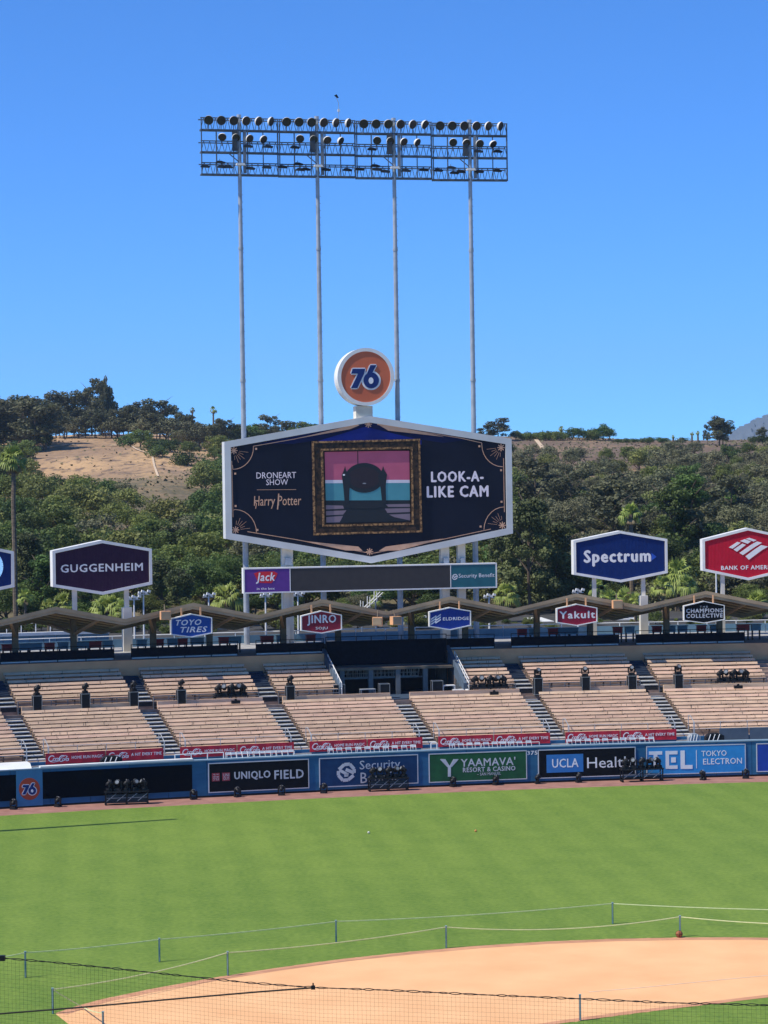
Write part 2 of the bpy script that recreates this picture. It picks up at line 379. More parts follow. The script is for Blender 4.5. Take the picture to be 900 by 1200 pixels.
n = HILL.node_tree.nodes; L = HILL.node_tree.links; b = n['Principled BSDF']; b.inputs['Roughness'].default_value = .95; tc = n.new('ShaderNodeTexCoord')
c1 = n.new('ShaderNodeMix'); c1.data_type = 'RGBA'; c1.inputs['A'].default_value = (.50, .315, .15, 1); c1.inputs['B'].default_value = (.30, .19, .105, 1)
L.new(rng_(noi(.05, 6, (1, .35, 1)), 0, 1, .38, .62), c1.inputs['Factor'])
c2 = n.new('ShaderNodeMix'); c2.data_type = 'RGBA'; c2.inputs['B'].default_value = (.15, .10, .065, 1)
L.new(c1.outputs['Result'], c2.inputs['A'])
sx = n.new('ShaderNodeSeparateXYZ'); L.new(tc.outputs['Object'], sx.inputs[0])
right = rng_(sx.outputs['X'], .0, .85, -40, 30)     # the eastern ridge is darker scrub, the western knoll bare dry grass
L.new(mth('MULTIPLY', mth('ADD', rng_(noi(.5, 6, (1, .3, 1)), 0, .8, .5, .66), right), rng_(noi(.02, 3), .5, 1.3, .35, .6)), c2.inputs['Factor'])
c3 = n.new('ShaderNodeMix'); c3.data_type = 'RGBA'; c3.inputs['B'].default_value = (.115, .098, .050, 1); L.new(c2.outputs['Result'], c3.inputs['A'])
L.new(mth('MULTIPLY', rng_(sx.outputs['Y'], .92, 0, 420, 475), rng_(noi(.09, 5), 1.0, .25, .5, .72)), c3.inputs['Factor'])   # undergrowth of the lower slope, with tree shade painted into its dark tone
L.new(c3.outputs['Result'], b.inputs['Base Color'])
bp = n.new('ShaderNodeBump'); bp.inputs['Strength'].default_value = .9; bp.inputs['Distance'].default_value = .6; L.new(noi(.6, 6), bp.inputs['Height']); L.new(bp.outputs[0], b.inputs['Normal'])
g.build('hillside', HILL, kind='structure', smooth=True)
def hit(px, py):                                  # sight line against the terrain
    d = ray(px, py); y = 190.0
    while y < ZR+5:
        t = y/d.y; z = EYE+d.z*t
        if z <= terr(d.x*t, y): return Vector((d.x*t, y, terr(d.x*t, y)))
        y += 2.0
    t = ZR/d.y; return Vector((d.x*t, ZR, terr(d.x*t, ZR)))
# distant mountain
g = MB(); MX = [(835, 519), (850, 512), (862, 503), (874, 497), (884, 492), (893, 488), (905, 484), (925, 476), (950, 470), (990, 474), (1040, 462), (1100, 470), (1180, 458), (1300, 470), (1500, 480), (1700, 500)]
ML = []
for i in range(len(MX)-1):
    for k in range(6):
        t = k/6; ML.append((MX[i][0]*(1-t)+MX[i+1][0]*t, MX[i][1]*(1-t)+MX[i+1][1]*t))
nm = 14
for j in range(nm):
    s = j/(nm-1)
    for i, (px, py) in enumerate(ML):
        Y = 5200+1300*s; d = ray(px, py); t = 6500/d.y; zt = EYE+d.z*t
        ridge = .5+.5*math.sin(i*.9+j*.35)+.35*math.sin(i*2.3-j*.8)
        z = -5+(zt+5)*(s**.8)*(1-.16*ridge*(1-s)) if s < 1 else zt+random.uniform(-2, 2)
        g.v.append((d.x*t*(Y/6500)+random.uniform(-8, 8), Y, z))
for j in range(nm-1):
    for i in range(len(ML)-1): k = j*len(ML)+i; g.f.append((k, k+1, k+1+len(ML), k+len(ML)))
g.build('distant_mountain', mat('mountain_rock', (.10, .11, .12), (.065, .075, .085), .002, .95, detail=8), kind='structure', smooth=True)
#@@PAVILION
# ============================================================ PAVILION (seating stand)
AIS = [pick(x, y, 3.2)[0] for x, y in [(44, 886), (205, 886), (353, 874), (503, 866), (655, 860), (802, 852)]]
AIS = [2*AIS[0]-AIS[1]] + AIS + [AIS[-1]+8.6]      # one more beyond either edge of the frame
PIT0 = pick(383, 770, 19.7)[0]; PIT1 = pick(524, 768, 19.7)[0]
A0, A1 = -38.0, 38.0
LV = [(4.2+.78*k, 2.44+.178*k) for k in range(11)]
UV = [(14.3+.78*k, 5.0+.217*k) for k in range(7)]
CZ = 7.55                                          # concourse level
stand = thing('seating_stand', 'long terraced outfield stand of tan bench rows behind the blue wall', 'grandstand', W(0, 3, 0))
MB().slab(A0, A1, .35, 3.0, 0.02, 1.88).build('chair_deck', GREYC, stand, True)
MB().slab(A0, A1, 3.0, 3.25, 0.0, 2.44).build('front_wall', BLUE, stand, True)
for k, (v, z) in enumerate(LV):
    v0 = 3.25 if k == 0 else v-.30
    MB().slab(A0, A1, v0, v+.48, 0.02*(k+1), z).build('terrace', CONC, stand, True)
MB().slab(A0, A1, LV[-1][0]+.48, 12.62, .3, 4.62).build('terrace', CONC, stand, True)
MB().slab(A0, A1, 12.62, 14.0, .3, 4.45).build('cross_aisle', CONC, stand, True)
for k, (v, z) in enumerate(UV):
    for a0, a1 in ((A0, PIT0), (PIT1, A1)):
        MB().slab(a0, a1, v-.30, v+.48, .4+.02*k, z).build('terrace', CONC, stand, True)
for a0, a1 in ((A0, PIT0), (PIT1, A1)):
    MB().slab(a0, a1, 19.46, 19.9, .4, CZ).build('back_parapet', TANW, stand, True)
    MB().slab(a0, a1, 19.9, 34, .6, CZ).build('concourse_floor', GREYC, stand, True)
MB().slab(PIT0, PIT1, 24, 34, .6, CZ).build('concourse_floor', GREYC, stand, True)
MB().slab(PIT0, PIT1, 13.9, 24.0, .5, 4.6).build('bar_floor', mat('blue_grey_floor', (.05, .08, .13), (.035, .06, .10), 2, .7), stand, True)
for p, s_ in ((PIT0, -1), (PIT1, 1)):              # side walls of the sunken bar
    g = MB(); p0 = p+.0; p1 = p+.22*s_
    q = [(14.0, 4.55), (20.2, 4.55), (20.2, 7.9), (19.3, 7.6), (14.0, 5.55)]
    vs = [W(p0, v, z) for v, z in q]+[W(p1, v, z) for v, z in q]
    nq = len(q); g.add(vs, [tuple(range(nq)), tuple(range(nq, 2*nq))[::-1]]+[((i+1) % nq, i, i+nq, (i+1) % nq+nq) for i in range(nq)])
    g.build('bar_side_wall', mat('slate_blue_paint', (.10, .14, .19), (.07, .10, .14), 2, .8), stand, True)
# stairs
bounds = sorted(AIS)
def stairs(a, lo, hi, lab, navy_from=99):
    t = thing('aisle_stairs', lab, 'stairs', W(a, lo[0][0], lo[0][1]))
    for k, (v, z) in enumerate(lo + hi):
        up = k >= len(lo); nv = k >= navy_from
        rise = .217 if up else .178
        MB().slab(a-.58, a+.58, v-.31, v+.47, z-.3, z+.03+rise*.0).build('step', STEPN if nv else STEPD, t, True)
        MB().slab(a-.58, a+.58, v+.05, v+.471, z+.03, z+.03+rise*.5).build('step', STEPN if nv else STEPD, t, True)
        if not nv:
            MB().slab(a-.60, a+.60, v-.33, v-.02, z+.031, z+.105).build('step_nosing', STEPW, t, True)
    return t
SW = ['between the bench blocks at the far left edge', 'rising beside the first red banner pair', 'below the left light mast', 'leading up to the sunken bar', 'just right of the white railing and light rack', 'below the dark blue hexagonal sign', 'at the far right edge of the stand']
for i, a in enumerate(AIS[1:-1]):
    if i == 3: stairs(a, LV, [], 'short flight of pale edged stairs leading up to the sunken bar')
    else: stairs(a, LV+[(12.78, 4.3)], UV, ['pale edged aisle stairs at the left edge of the stand', 'pale edged aisle stairs below the purple hexagonal sign', 'pale edged aisle stairs below the leftmost light mast pole', '', 'pale edged aisle stairs rising to the right of the white side railing', 'pale edged aisle stairs below the dark blue hexagonal sign'][i], 12+3)
MB().slab(AIS[0]-.6, AIS[0]+.6, 4, 19, 2.4, 2.45)
# benches
def bench_block(a0, a1, rows, lab, shade=0):
    t = thing('bench_block', lab, 'bench seating', W((a0+a1)/2, rows[0][0], rows[0][1]), 'blocks of tan benches in the stand')
    sp = MB(); n = max(2, int((a1-a0)/1.15))
    for k, (v, z) in enumerate(rows):
        j = random.uniform(-.012, .012)
        b = MB().slab(a0, a1, v+.13, v+.17, z+.535+j, z+.70+j, vt=(v+.225, v+.265)).build('backrest', TAN, t, True)
        MB().slab(a0, a1, v-.22, v+.10, z+.405, z+.44, dz=.0).build('seat_plank', TAN, t, True)
        for q in range(n+1):
            a = a0+.1+(a1-a0-.2)*q/n
            sp.slab(a-.025, a+.025, v-.18, v+.12, z, z+.40); sp.slab(a-.02, a+.02, v+.10, v+.128, z+.38, z+.56, vt=(v+.125, v+.15))
        # joints between bench lengths and number plates
        for q in range(random.randint(2, 4)):
            a = random.uniform(a0+.3, a1-.3); sp.slab(a-.012, a+.012, v+.10, v+.128, z+.50, z+.70, vt=(v+.20, v+.224))
    sp.build('brackets', BRKT, t, True, kind='stuff')
    return t
LOWL = ['lower bench block at the left edge of the frame', 'lower bench block above the first red banner pair from the left', 'lower bench block above the second red banner pair', 'lower bench block above the third red banner pair from the left', 'lower bench block above the fourth red banner pair', 'lower bench block above the rightmost red banner pair', 'lower bench block above the grey tarpaulin at right']
UPL = ['upper bench block at the left edge of the frame', 'upper bench block under the purple sign, two black cases in front', 'upper bench block below the blue tyre sign, light rack at its foot', 'short upper bench block just left of the sunken bar', 'short upper bench block just right of the sunken bar with a light rack', 'upper bench block below the small crimson sign', 'upper bench block below the black hexagonal sign']
for i in range(len(AIS)-1):
    a0, a1 = AIS[i]+.62, AIS[i+1]-.62
    bench_block(a0, a1, LV, LOWL[i] + ', tan planks')
for i, (a0, a1) in enumerate([(AIS[0]+.62, AIS[1]-.62), (AIS[1]+.62, AIS[2]-.62), (AIS[2]+.62, AIS[3]-.62), (AIS[3]+.62, PIT0-.3), (PIT1+.35, AIS[5]-.62), (AIS[5]+.62, AIS[6]-.62), (AIS[6]+.62, AIS[7]-.62)]):
    bench_block(a0, a1, UV, UPL[i])
# ledge and railing in front of the cross aisle, rails at the front row
def railing(name, a0, a1, v, z, h, lab, m=STEEL, bars=3, post=2.2, r=.025, cat='railing', grp=None):
    t = thing(name, lab, cat, W((a0+a1)/2, v, z), grp)
    n = max(1, round((a1-a0)/post))
    for k in range(n+1):
        a = a0+(a1-a0)*k/n; MB().tube(W(a, v, z), W(a, v, z+h), r*1.3, 5).build('post', m, t, True)
    for q in range(bars):
        zz = z+h*(q+1)/bars; MB().path([W(a0+(a1-a0)*k/n, v, zz) for k in range(n+1)], r, 5).build('rail', m, t, True)
    return t
SECN = ['at the left edge', 'above the first red banner pair', 'above the second red banner pair', 'above the third red banner pair', 'above the fourth red banner pair', 'above the fifth red banner pair', 'above the grey tarpaulin']
for i in range(len(AIS)-1):
    a0, a1 = AIS[i]+.65, AIS[i+1]-.65
    MB().slab(a0, a1, 12.44, 12.62, 4.62, 5.16).build('ledge', TAN, stand, True)
    railing('front_railing', a0, a1, 3.32, 2.44, .95, 'thin grey front railing '+SECN[i]+' along the first bench row', STEEL, 2, 2.0, .018, grp='front row railings')
    u0, u1 = a0, a1
    if i == 3: u1 = PIT0-.3
    if i == 4: u0 = PIT1+.3
    if u1-u0 > 1:
        MB().slab(u0, u1, 13.96, 14.05, 4.45, 4.98).build('aisle_riser', STEPD, stand, True)
        railing('aisle_railing', u0, u1, 13.8, 4.45, .95, 'low grey cross aisle railing '+['at the left edge', 'behind two black cases', 'behind the left light rack', 'left of the sunken bar', 'right of the sunken bar', 'below the crimson sign', 'below the black hexagonal sign'][i], RIGST, 4, 1.0, .028, grp='cross aisle railings')
for i, a in enumerate(AIS[1:-1]):                  # gates of tubes round the foot of each stair
    t = thing('stair_handrail', 'looped grey handrails at the foot of the stairs '+['at the left edge', 'left of the second red banner pair', 'left of the third red banner pair', 'left of the fourth red banner pair', 'left of the fifth red banner pair', 'right of the last red banner'][i], 'handrail', W(a, 3.3, 2.0))
    for s_ in (-.66, .66):
        MB().path([W(a+s_, 3.1, 1.9), W(a+s_, 3.1, 3.35), W(a+s_, 4.3, 3.75), W(a+s_, 4.9, 3.7), W(a+s_, 4.9, 2.6)], .028, 5).build('rail', STEEL, t, True)
    for q in range(4): MB().slab(a-.6, a+.6, 2.3+.28*q, 2.58+.28*q, 1.88, 1.95+.14*q).build('step', STEPW if q % 2 else GREYC, t, True)

# ------------------------------------------------------------ outfield wall
wall = thing('outfield_wall', 'blue padded outfield wall running the whole width of the field', 'wall', W(0, 0, 0))
WT = 2.42
pan = []
a = A0
xs = [a for a in np.arange(A0, A1+.1, 2.4)]
for i in range(len(xs)-1): MB().slab(xs[i]+.012, xs[i+1]-.012, .0, .30, .12, WT-.06).build('wall_panel', BLUE, wall, True)
MB().slab(A0, A1, .06, .26, 0, .12).build('wall_base', BLACK, wall, True)
MB().slab(A0, A1, -.05, .36, WT-.06, WT+.02).build('wall_cap', mat('pale_blue_cap', (.30, .42, .50), (.24, .35, .43), 1.5, .5), wall, True)
aL = pick(0, 900, 0)[0]; aR = pick(226, 890, 0)[0]; a76l = pick(47, 905, 0)[0]
MB().slab(A0, pick(45, 899, 0)[0]-.4, -.03, 1.5, WT+.02, WT+.30, vt=(.5, 1.5)).build('pale_coping', WHITE, wall, True)
MB().slab(pick(47, 899, 0)[0], pick(226, 889, 0)[0], -.10, .40, WT+.021, WT+.12).build('pale_coping', WHITE, wall, True)
MB().slab(pick(48, 905, 0)[0], pick(225, 905, 0)[0], -.03, .0, .48, 2.16).build('dark_screen', DARKM, wall, True)
MB().slab(A0, pick(19, 925, 0)[0], -.03, .0, .48, 2.10).build('dark_screen', DARKM, wall, True)

def ad(x0, x1, color, lab, name='advertising_panel', z0=.34, z1=2.14, border=True):
    a0 = pick(x0, 905, 0)[0]; a1 = pick(x1, 905, 0)[0]; am = (a0+a1)/2; M = frame(am, 0, 0)
    t = thing(name, lab, 'advertising panel', M)
    # follow the bend of the wall: the board is set just in front of it
    off = min((M.inverted() @ W(q, 0, 0)).y for q in (a0, am, a1))-.012
    p0 = (M.inverted() @ W(a0, 0, 0)).x; p1 = (M.inverted() @ W(a1, 0, 0)).x
    MB().box(p0, p1, off-.03, off+.02, z0, z1).build('board', color, t)
    if border:
        e = .055
        for bx in ((p0-e, p1+e, z1, z1+e), (p0-e, p1+e, z0-e, z0), (p0-e, p0, z0, z1), (p1, p1+e, z0, z1)):
            MB().box(bx[0], bx[1], off-.045, off+.02, bx[2], bx[3]).build('border', LETG, t)
    return t, M, off-.031, p0, p1
def T(s, x0, x1, y0, y1, ad_, m=LETTER, slant=0.0, **k):
    t, M, off = ad_[0], ad_[1], ad_[2]
    bx = pbox(x0, x1, y0, y1, M, off)
    return text(s, bx, m, t, off=off, **k)
BLK = mat('black_panel', (.006, .0065, .010), (.004, .0045, .007), 3, .7, spec=.1)
A = ad(245, 361, BLK, 'black wall panel reading UNIQLO FIELD with two red squares', z1=2.14)
T('UNIQLO', 274.5, 317, 903.5, 914, A, LETG, bold=.035); T('FIELD', 321.5, 356, 902, 912.5, A, LETG, bold=.035)
RSQ = mat('red_logo_square', (.36, .05, .07), (.3, .04, .06), 3, .5)
for q, (x0, x1) in enumerate(((248.5, 257.5), (260.5, 269.5))):
    bx = pbox(x0, x1, 906-q*.5, 915.5-q*.5, A[1], A[2]); MB().box(bx[0], bx[1], A[2]-.012, A[2], bx[2], bx[3]).build('logo_square', RSQ, A[0])
    for r_, s_ in enumerate((('ユニ', 'クロ'), ('UNI', 'QLO'))[q]):
        T(s_, x0+1, x1-1, 907-q*.5+4*r_, 910.6-q*.5+4*r_, (A[0], A[1], A[2]-.012), LETG, bold=.01)
NB = mat('navy_panel', (.009, .045, .13), (.007, .036, .11), 2, .6, spec=.2)
A = ad(375, 489, NB, 'navy wall panel reading Security Benefit behind a light rack')
T('Security', 421.5, 469, 890.5, 904, A, LETG, bold=.0); T('Benefit', 422.5, 467, 904.5, 917, A, LETG, bold=.0)
def sblogo(ad_, cx, cy, r, m):
    t, M, off = ad_[:3]; g = MB()
    strokes([(cx-r*.75, cy-r*.25), (cx-r*.2, cy-r*.75), (cx+r*.35, cy-r*.8), (cx+r*.8, cy-r*.3), (cx+r*.8, cy+r*.1), (cx+r*.35, cy-r*.1), (cx-r*.05, cy-.25*r)], r*.30*.062, M, off, off-.012, g)
    strokes([(cx-r*.8, cy-r*.1), (cx-r*.8, cy+r*.35), (cx-r*.35, cy+r*.85), (cx+r*.2, cy+r*.8), (cx+r*.75, cy+r*.35)], r*.30*.062, M, off-.001, off-.013, g)
    strokes([(cx-r*.7, cy-r*.2), (cx+r*.1, cy+r*.25), (cx+r*.2, cy+r*.3), (cx-r*.2, cy+r*.35)], r*.27*.062, M, off-.002, off-.014, g)
    return g.build('emblem', m, t)
sblogo(A, 405.5, 904.5, 11.5, LETG)
GRN = mat('dark_green_panel', (.012, .10, .035), (.010, .075, .028), 2, .6)
A = ad(503.5, 616.5, GRN, 'dark green wall panel reading YAAMAVA RESORT and CASINO')
T("YAAMAVA'", 540, 604, 888, 897.5, A, LETG, bold=.025); T('RESORT & CASINO', 542.5, 604, 898.5, 904, A, LETG, bold=.03); T('– SAN MANUEL', 559, 587, 905, 908.5, A, LETG, bold=.01)
g = MB()
for k in range(4):
    strokes([(516+k*1.6, 889.5), (524.5+k*.7, 898.5)], .07, A[1], A[2]-.002*k, A[2]-.012-.002*k, g); strokes([(536.5-k*1.6, 889.5), (528.5-k*.6, 898.5)], .07, A[1], A[2]-.001-.002*k, A[2]-.013-.002*k, g)
strokes([(526.3, 897), (526.3, 910)], .20, A[1], A[2]-.010, A[2]-.024, g); g.build('emblem', LETG, A[0])
A = ad(631.5, 744, BLK, 'black wall panel reading UCLA Health')
UB = mat('mid_blue_square', (.035, .19, .50), (.03, .16, .44), 2, .5); bx = pbox(640.5, 683.5, 884, 905, A[1], A[2])
MB().box(bx[0], bx[1], A[2]-.012, A[2], bx[2], bx[3]).build('blue_square', UB, A[0])
T('UCLA', 647, 678, 889, 899.5, (A[0], A[1], A[2]-.012), LETTER, bold=.02); T('Health', 688, 739, 887, 899.5, A, LETTER, bold=.0)
TB = mat('bright_blue_panel', (.03, .27, .62), (.025, .24, .56), 2, .5)
A = ad(758.5, 873, TB, 'bright blue wall panel reading TEL TOKYO ELECTRON')
g = MB()
def rects(L_, ad_, g, off=0):
    for x0, x1, y0, y1 in L_:
        bx = pbox(x0, x1, y0, y1, ad_[1], ad_[2]); g.box(bx[0], bx[1], ad_[2]-.012-off, ad_[2]-off, bx[2], bx[3]); off += .0015
rects([(760.5, 776, 880.5, 884.5), (766, 770.5, 884, 901), (780, 784, 880, 901), (784, 794, 880, 884), (784, 794, 897, 901), (786.5, 792, 887.5, 893.5), (797.5, 802.5, 879.5, 901), (802, 811.5, 896.5, 901)], A, g); g.build('block_letters', LETTER, A[0])
g = MB(); rects([(815.8, 816.5, 879, 900.5)], A, g); g.build('divider', LETTER, A[0])
T('TOKYO', 822, 851.5, 879.5, 886, A, LETTER, bold=.012); T('ELECTRON', 824, 869.5, 888.5, 895.5, A, LETTER, bold=.012)
A = ad(887.5, 1010, mat('royal_blue_panel', (.012, .055, .36), (.010, .045, .30), 2, .5), 'plain royal blue wall panel cut by the right edge')
# figures of the distance marker and the round emblem on the padding
a_ = pick(623.5, 884, 0)[0]; M = frame(a_, 0, 0); t = thing('distance_marker', 'white distance figures 375 on the blue padding beside the green panel', 'distance marker', M)
text('375', pbox(617.8, 629.8, 879.8, 884.6, M, -.02), LETTER, t, off=-.015, bold=.03, name='figures')
a_ = pick(34.5, 922, 0)[0]; M = frame(a_, 0, 0); t = thing('round_emblem', 'orange disc with figures 76 on the blue padding at left', 'sign', M)
cx_, cz_ = onplane(34.5, 924.5, M, -.03)
MB().box(cx_-.83, cx_+.83, -.075, -.035, .10, 2.33).build('backing_pad', mat('light_blue_padding', (.05, .20, .36), (.045, .175, .32), 2, .6), t)
OR = mat('orange_disc', (.45, .07, .03), (.40, .06, .025), 3, .6)
MB().prism(ppoly(ell(34.5, 924.5, 12.3, 13), M, -.08), -.09, -.076).build('disc', OR, t)
seventysix(M, t, 34.0, 924.0, 7.0, -.091, thick=.012)

# ------------------------------------------------------------ red banners on the front of the stand
BZ0, BZ1 = 2.28, 2.99
def cola(t, M, x0, x1, yc, h, off):
    """flowing script drawn as brush strokes"""
    wv = x1-x0; g = MB()
    def C(cx, w_, hh, y=yc): return [(cx+w_*math.cos(q), y+hh*math.sin(q)) for q in np.linspace(-.7, -5.4, 12)]
    def O(cx, w_, hh, y): return [(cx+w_*math.cos(q), y+hh*math.sin(q)) for q in np.linspace(0, 2*math.pi, 9)]
    k = [0]
    def S(p, wd):
        wd *= .72; k[0] += 1; strokes([(x-(y-yc)*.28, y) for x, y in p], wd, M, off-.001*k[0], off-.012-.001*k[0], g)
    u = wv/30.
    S(C(x0+4.2*u, 4.0*u, h*.62), .085); S(O(x0+8.8*u, 1.8*u, h*.32, yc+h*.22), .06); S(C(x0+12.2*u, 1.5*u, h*.32, yc+h*.22), .06); S(O(x0+15*u, 1.5*u, h*.32, yc+h*.22), .06)
    S(C(x0+19*u, 3.6*u, h*.66, yc-h*.02), .085); S(O(x0+21.8*u, 1.5*u, h*.3, yc+h*.22), .06)
    S([(x0+24.2*u, yc+h*.5), (x0+25*u, yc-h*.5), (x0+25.6*u, yc-h*.6), (x0+24.6*u, yc+h*.1)], .055); S(O(x0+27.2*u, 1.5*u, h*.3, yc+h*.22), .06); S([(x0+28.8*u, yc-h*.1), (x0+29.3*u, yc+h*.5)], .055)
    S([(x0+4*u, yc+h*.72), (x0+9*u, yc+h*.82), (x0+15*u, yc+h*.62), (x0+20*u, yc-h*.62), (x0+23*u, yc-h*.72), (x0+27*u, yc-h*.42)], .04)
    g.build('script_lettering', LETTER, t)
PAIRS = [((53.5, 123), (124.5, 191.5)), ((211, 277), (278.5, 344.5)), ((363, 429.5), (431, 495)), ((513.5, 577.5), (579, 644.5)), ((662.5, 726), (727.5, 792.5))]
YC = {0: (890.5, 884.5), 1: (881.5, 877.0), 2: (874.5, 870.5), 3: (868.3, 865.3), 4: (863, 860)}
for i, pr in enumerate(PAIRS):
    for j, (x0, x1) in enumerate(pr):
        yg = 888-i*6
        a0 = pick(x0, yg, 2.95)[0]; a1 = pick(x1, yg, 2.95)[0]; am = (a0+a1)/2; M = frame(am, 2.9, 0)
        lab = 'red banner reading %s in the %s pair from the left' % (('HOME RUN MAGIC', 'A HIT EVERY TIME')[j], ['first', 'second', 'third', 'fourth', 'fifth'][i])
        t = thing('fabric_banner', lab, 'banner', M, 'red banners along the front of the stand')
        p0 = (M.inverted() @ W(a0, 2.9)).x; p1 = (M.inverted() @ W(a1, 2.9)).x
        # gently rippled cloth
        g = MB(); nn = 14
        for q in range(nn+1):
            x = p0+(p1-p0)*q/nn; yy = .012*math.sin(q*1.9+i)
            for (zz, dy) in ((BZ0, 0), (BZ1, .0), (BZ1, .03), (BZ0, .03)): g.v.append((x, yy+dy, zz))
        for q in range(nn):
            for c_ in range(4): g.f.append((4*q+c_, 4*q+4+c_, 4*q+4+(c_+1) % 4, 4*q+(c_+1) % 4))
        g.f += [(0, 1, 2, 3), (4*nn+3, 4*nn+2, 4*nn+1, 4*nn)]
        g.build('cloth', RED, t)
        zc = (BZ0+BZ1)/2; off = -.016; wd_ = p1-p0
        # script in photo pixels along the plane centre line
        yc_ = None
        d = (M @ Vector((p0+wd_*.22, 0, zc)))-Vector((0, 0, EYE)); yy_ = 600-FPX*(d.dot(cU)/d.dot(cF)); xx_ = 450+FPX*(d.dot(cR)/d.dot(cF))
        hw = (x1-x0)*.185; cola(t, M, xx_-hw*.95, xx_+hw*.95, yy_, 5.2, off)
        text(('HOME RUN MAGIC', 'A HIT EVERY TIME')[j], (p0+wd_*.435, p1-wd_*.035, zc-.07, zc+.12), LETTER, t, off=off, bold=.02, name='lettering')
MTARP = mat('blue_grey_tarpaulin', (.07, .10, .14), (.05, .075, .11), 1.5, .7)
for q, (x0, x1) in enumerate(((843, 877), (878.5, 925))):
    a0 = pick(x0, 862, 2.95)[0]; a1 = pick(x1, 862, 2.95)[0]
    o = MB().slab(a0, a1, 2.86, 2.90, 1.95, 2.95, step=.5, vt=(2.93, 2.97)).build('tarpaulin', MTARP)
    tag(o, ('blue grey tarpaulin over the front rail right of the last red banner', 'blue grey tarpaulin cut by the right edge of the frame')[q], 'tarpaulin')

# ------------------------------------------------------------ white folding chairs behind the wall
def make_chair():
    t = thing('folding_chair', '', 'chair'); m = WHITE
    MB().box(-.21, .21, -.20, .20, .43, .46).build('seat', m, t)
    g = MB(); P = [(-.19, .05), (.19, .05), (.21, .14), (.15, .24), (-.15, .24), (-.21, .14)]
    g.prism([(x, z+.62) for x, z in P], .22, .25).build('backrest', m, t)
    for sx_ in (-.19, .19):
        MB().tube((sx_, -.18, 0), (sx_, .24, .86), .014, 5).build('leg', m, t); MB().tube((sx_, .22, 0), (sx_, -.16, .45), .014, 5).build('leg', m, t)
    return t
chair = make_chair(); nth = ['first', 'second', 'third', 'fourth', 'fifth', 'sixth', 'seventh', 'eighth', 'ninth', 'tenth', 'eleventh', 'twelfth', 'thirteenth', 'fourteenth']
for (x0, x1, ncr, yy, where) in ((268, 341, 12, 886, 'above the UNIQLO FIELD panel'), (388, 485, 10, 878, 'above the Security Benefit panel'), (531, 620, 10, 872, 'above the YAAMAVA panel'), (668, 764, 10, 868, 'above the UCLA Health panel')):
    for k in range(ncr):
        a_ = pick(x0+(x1-x0)*k/(ncr-1), yy, 1.4)[0]
        instance(chair, 'folding_chair', frame(a_+random.uniform(-.03, .03), 1.45, 1.88, random.uniform(-.12, .12)) @ Matrix.Diagonal((.92, .92, .90, 1)), 'white folding chair, %s from the left in the row %s' % (nth[k], where), 'chair', 'white folding chairs behind the wall')
for q, (x0, x1, y_) in enumerate(((205, 262, 884), (505, 512, 874))): 
    railing('white_railing', pick(x0, y_, 1.0)[0], pick(x1, y_, 1.0)[0], 1.0, 1.88, .85 if q == 0 else .9, ('low white railing behind the wall left of the UNIQLO FIELD chairs', 'short white railing behind the wall left of the YAAMAVA chairs')[q], WHITE, 2, 1.0, .03)
railing('white_railing', pick(266, 884, .7)[0], pick(345, 884, .7)[0], .7, 2.44, .20, 'thin white rail in front of the twelve left folding chairs', WHITE, 1, 1.6, .02)
railing('white_railing', pick(386, 878, .7)[0], pick(484, 878, .7)[0], .7, 2.44, .26, 'thin white rail in front of the chairs above the Security Benefit panel', WHITE, 1, 1.6, .018)
railing('white_railing', pick(530, 872, .7)[0], pick(632, 872, .7)[0], .7, 2.44, .20, 'thin white rail in front of the chairs above the YAAMAVA panel', WHITE, 1, 1.8, .018)
railing('white_railing', pick(665, 868, .7)[0], pick(766, 868, .7)[0], .7, 2.44, .20, 'thin white rail in front of the chairs above the UCLA Health panel', WHITE, 1, 1.8, .018)
# two low carts behind the wall
def cart(x0, x1, y, lab, col):
    a_ = pick((x0+x1)/2, y, 1.3)[0]; M = frame(a_, 1.3, 1.88); wd_ = (x1-x0)/17.7; t = thing('equipment_cart', lab, 'cart', M)
    g = MB(); g.prism([(-wd_/2, .35), (wd_/2, .35), (wd_/2, .80), (wd_*.2, .95), (-wd_*.25, .95), (-wd_/2, .7)], -.3, .3); g.build('body', col, t)
    for q in (-1, 1): MB().tube((q*wd_*.33, -.34, .22), (q*wd_*.33, .34, .22), .2, 12).build('wheel', BLACK, t)
    for q in range(3): MB().path([(-wd_*.4+q*wd_*.25, -.31, .4), (-wd_*.25+q*wd_*.25, -.31, .9)], .03, 5).build('brace', WHITE, t)
cart(118, 142, 893, 'small dark cart with white braces behind the wall under the first red banners', BLACK)
cart(806, 820, 868, 'small white framed cart behind the wall above the TOKYO panel', STEEL)
cart(826, 848, 867, 'dark covered cart with white lid edge above the TOKYO panel', BLACK)
#@@ROOF
# ============================================================ CANOPY ROOF
VF, VB = 17.2, 27.0
PK = [pick(x, y, VF) for x, y in [(65, 711.7), (226, 706.7), (378, 703.4), (528, 700), (675, 696.7), (827, 693)]]
VL = [pick(x, y, VF) for x, y in [(145, 726), (300, 722), (453, 718), (602, 713.5), (750, 711)]]
zp = sum(p[1] for p in PK)/6; zv = sum(p[1] for p in VL)/5; pa = [p[0] for p in PK]; bay = (pa[-1]-pa[0])/5
pa = [pa[0]-2*bay, pa[0]-bay]+pa+[pa[-1]+bay, pa[-1]+2*bay]
canopy = thing('canopy_roof', 'long tan zigzag canopy roof over the top of the stand', 'roof', W(0, 22, CZ))
fold = []
for i, p in enumerate(pa):
    fold.append((p, zp)); 
    if i < len(pa)-1: fold.append(((p+pa[i+1])/2, zv))
DB = 1.25                                          # the roof drops toward the back
def rp(a, v, z): return W(a, v, z-DB*(v-VF)/(VB-VF))
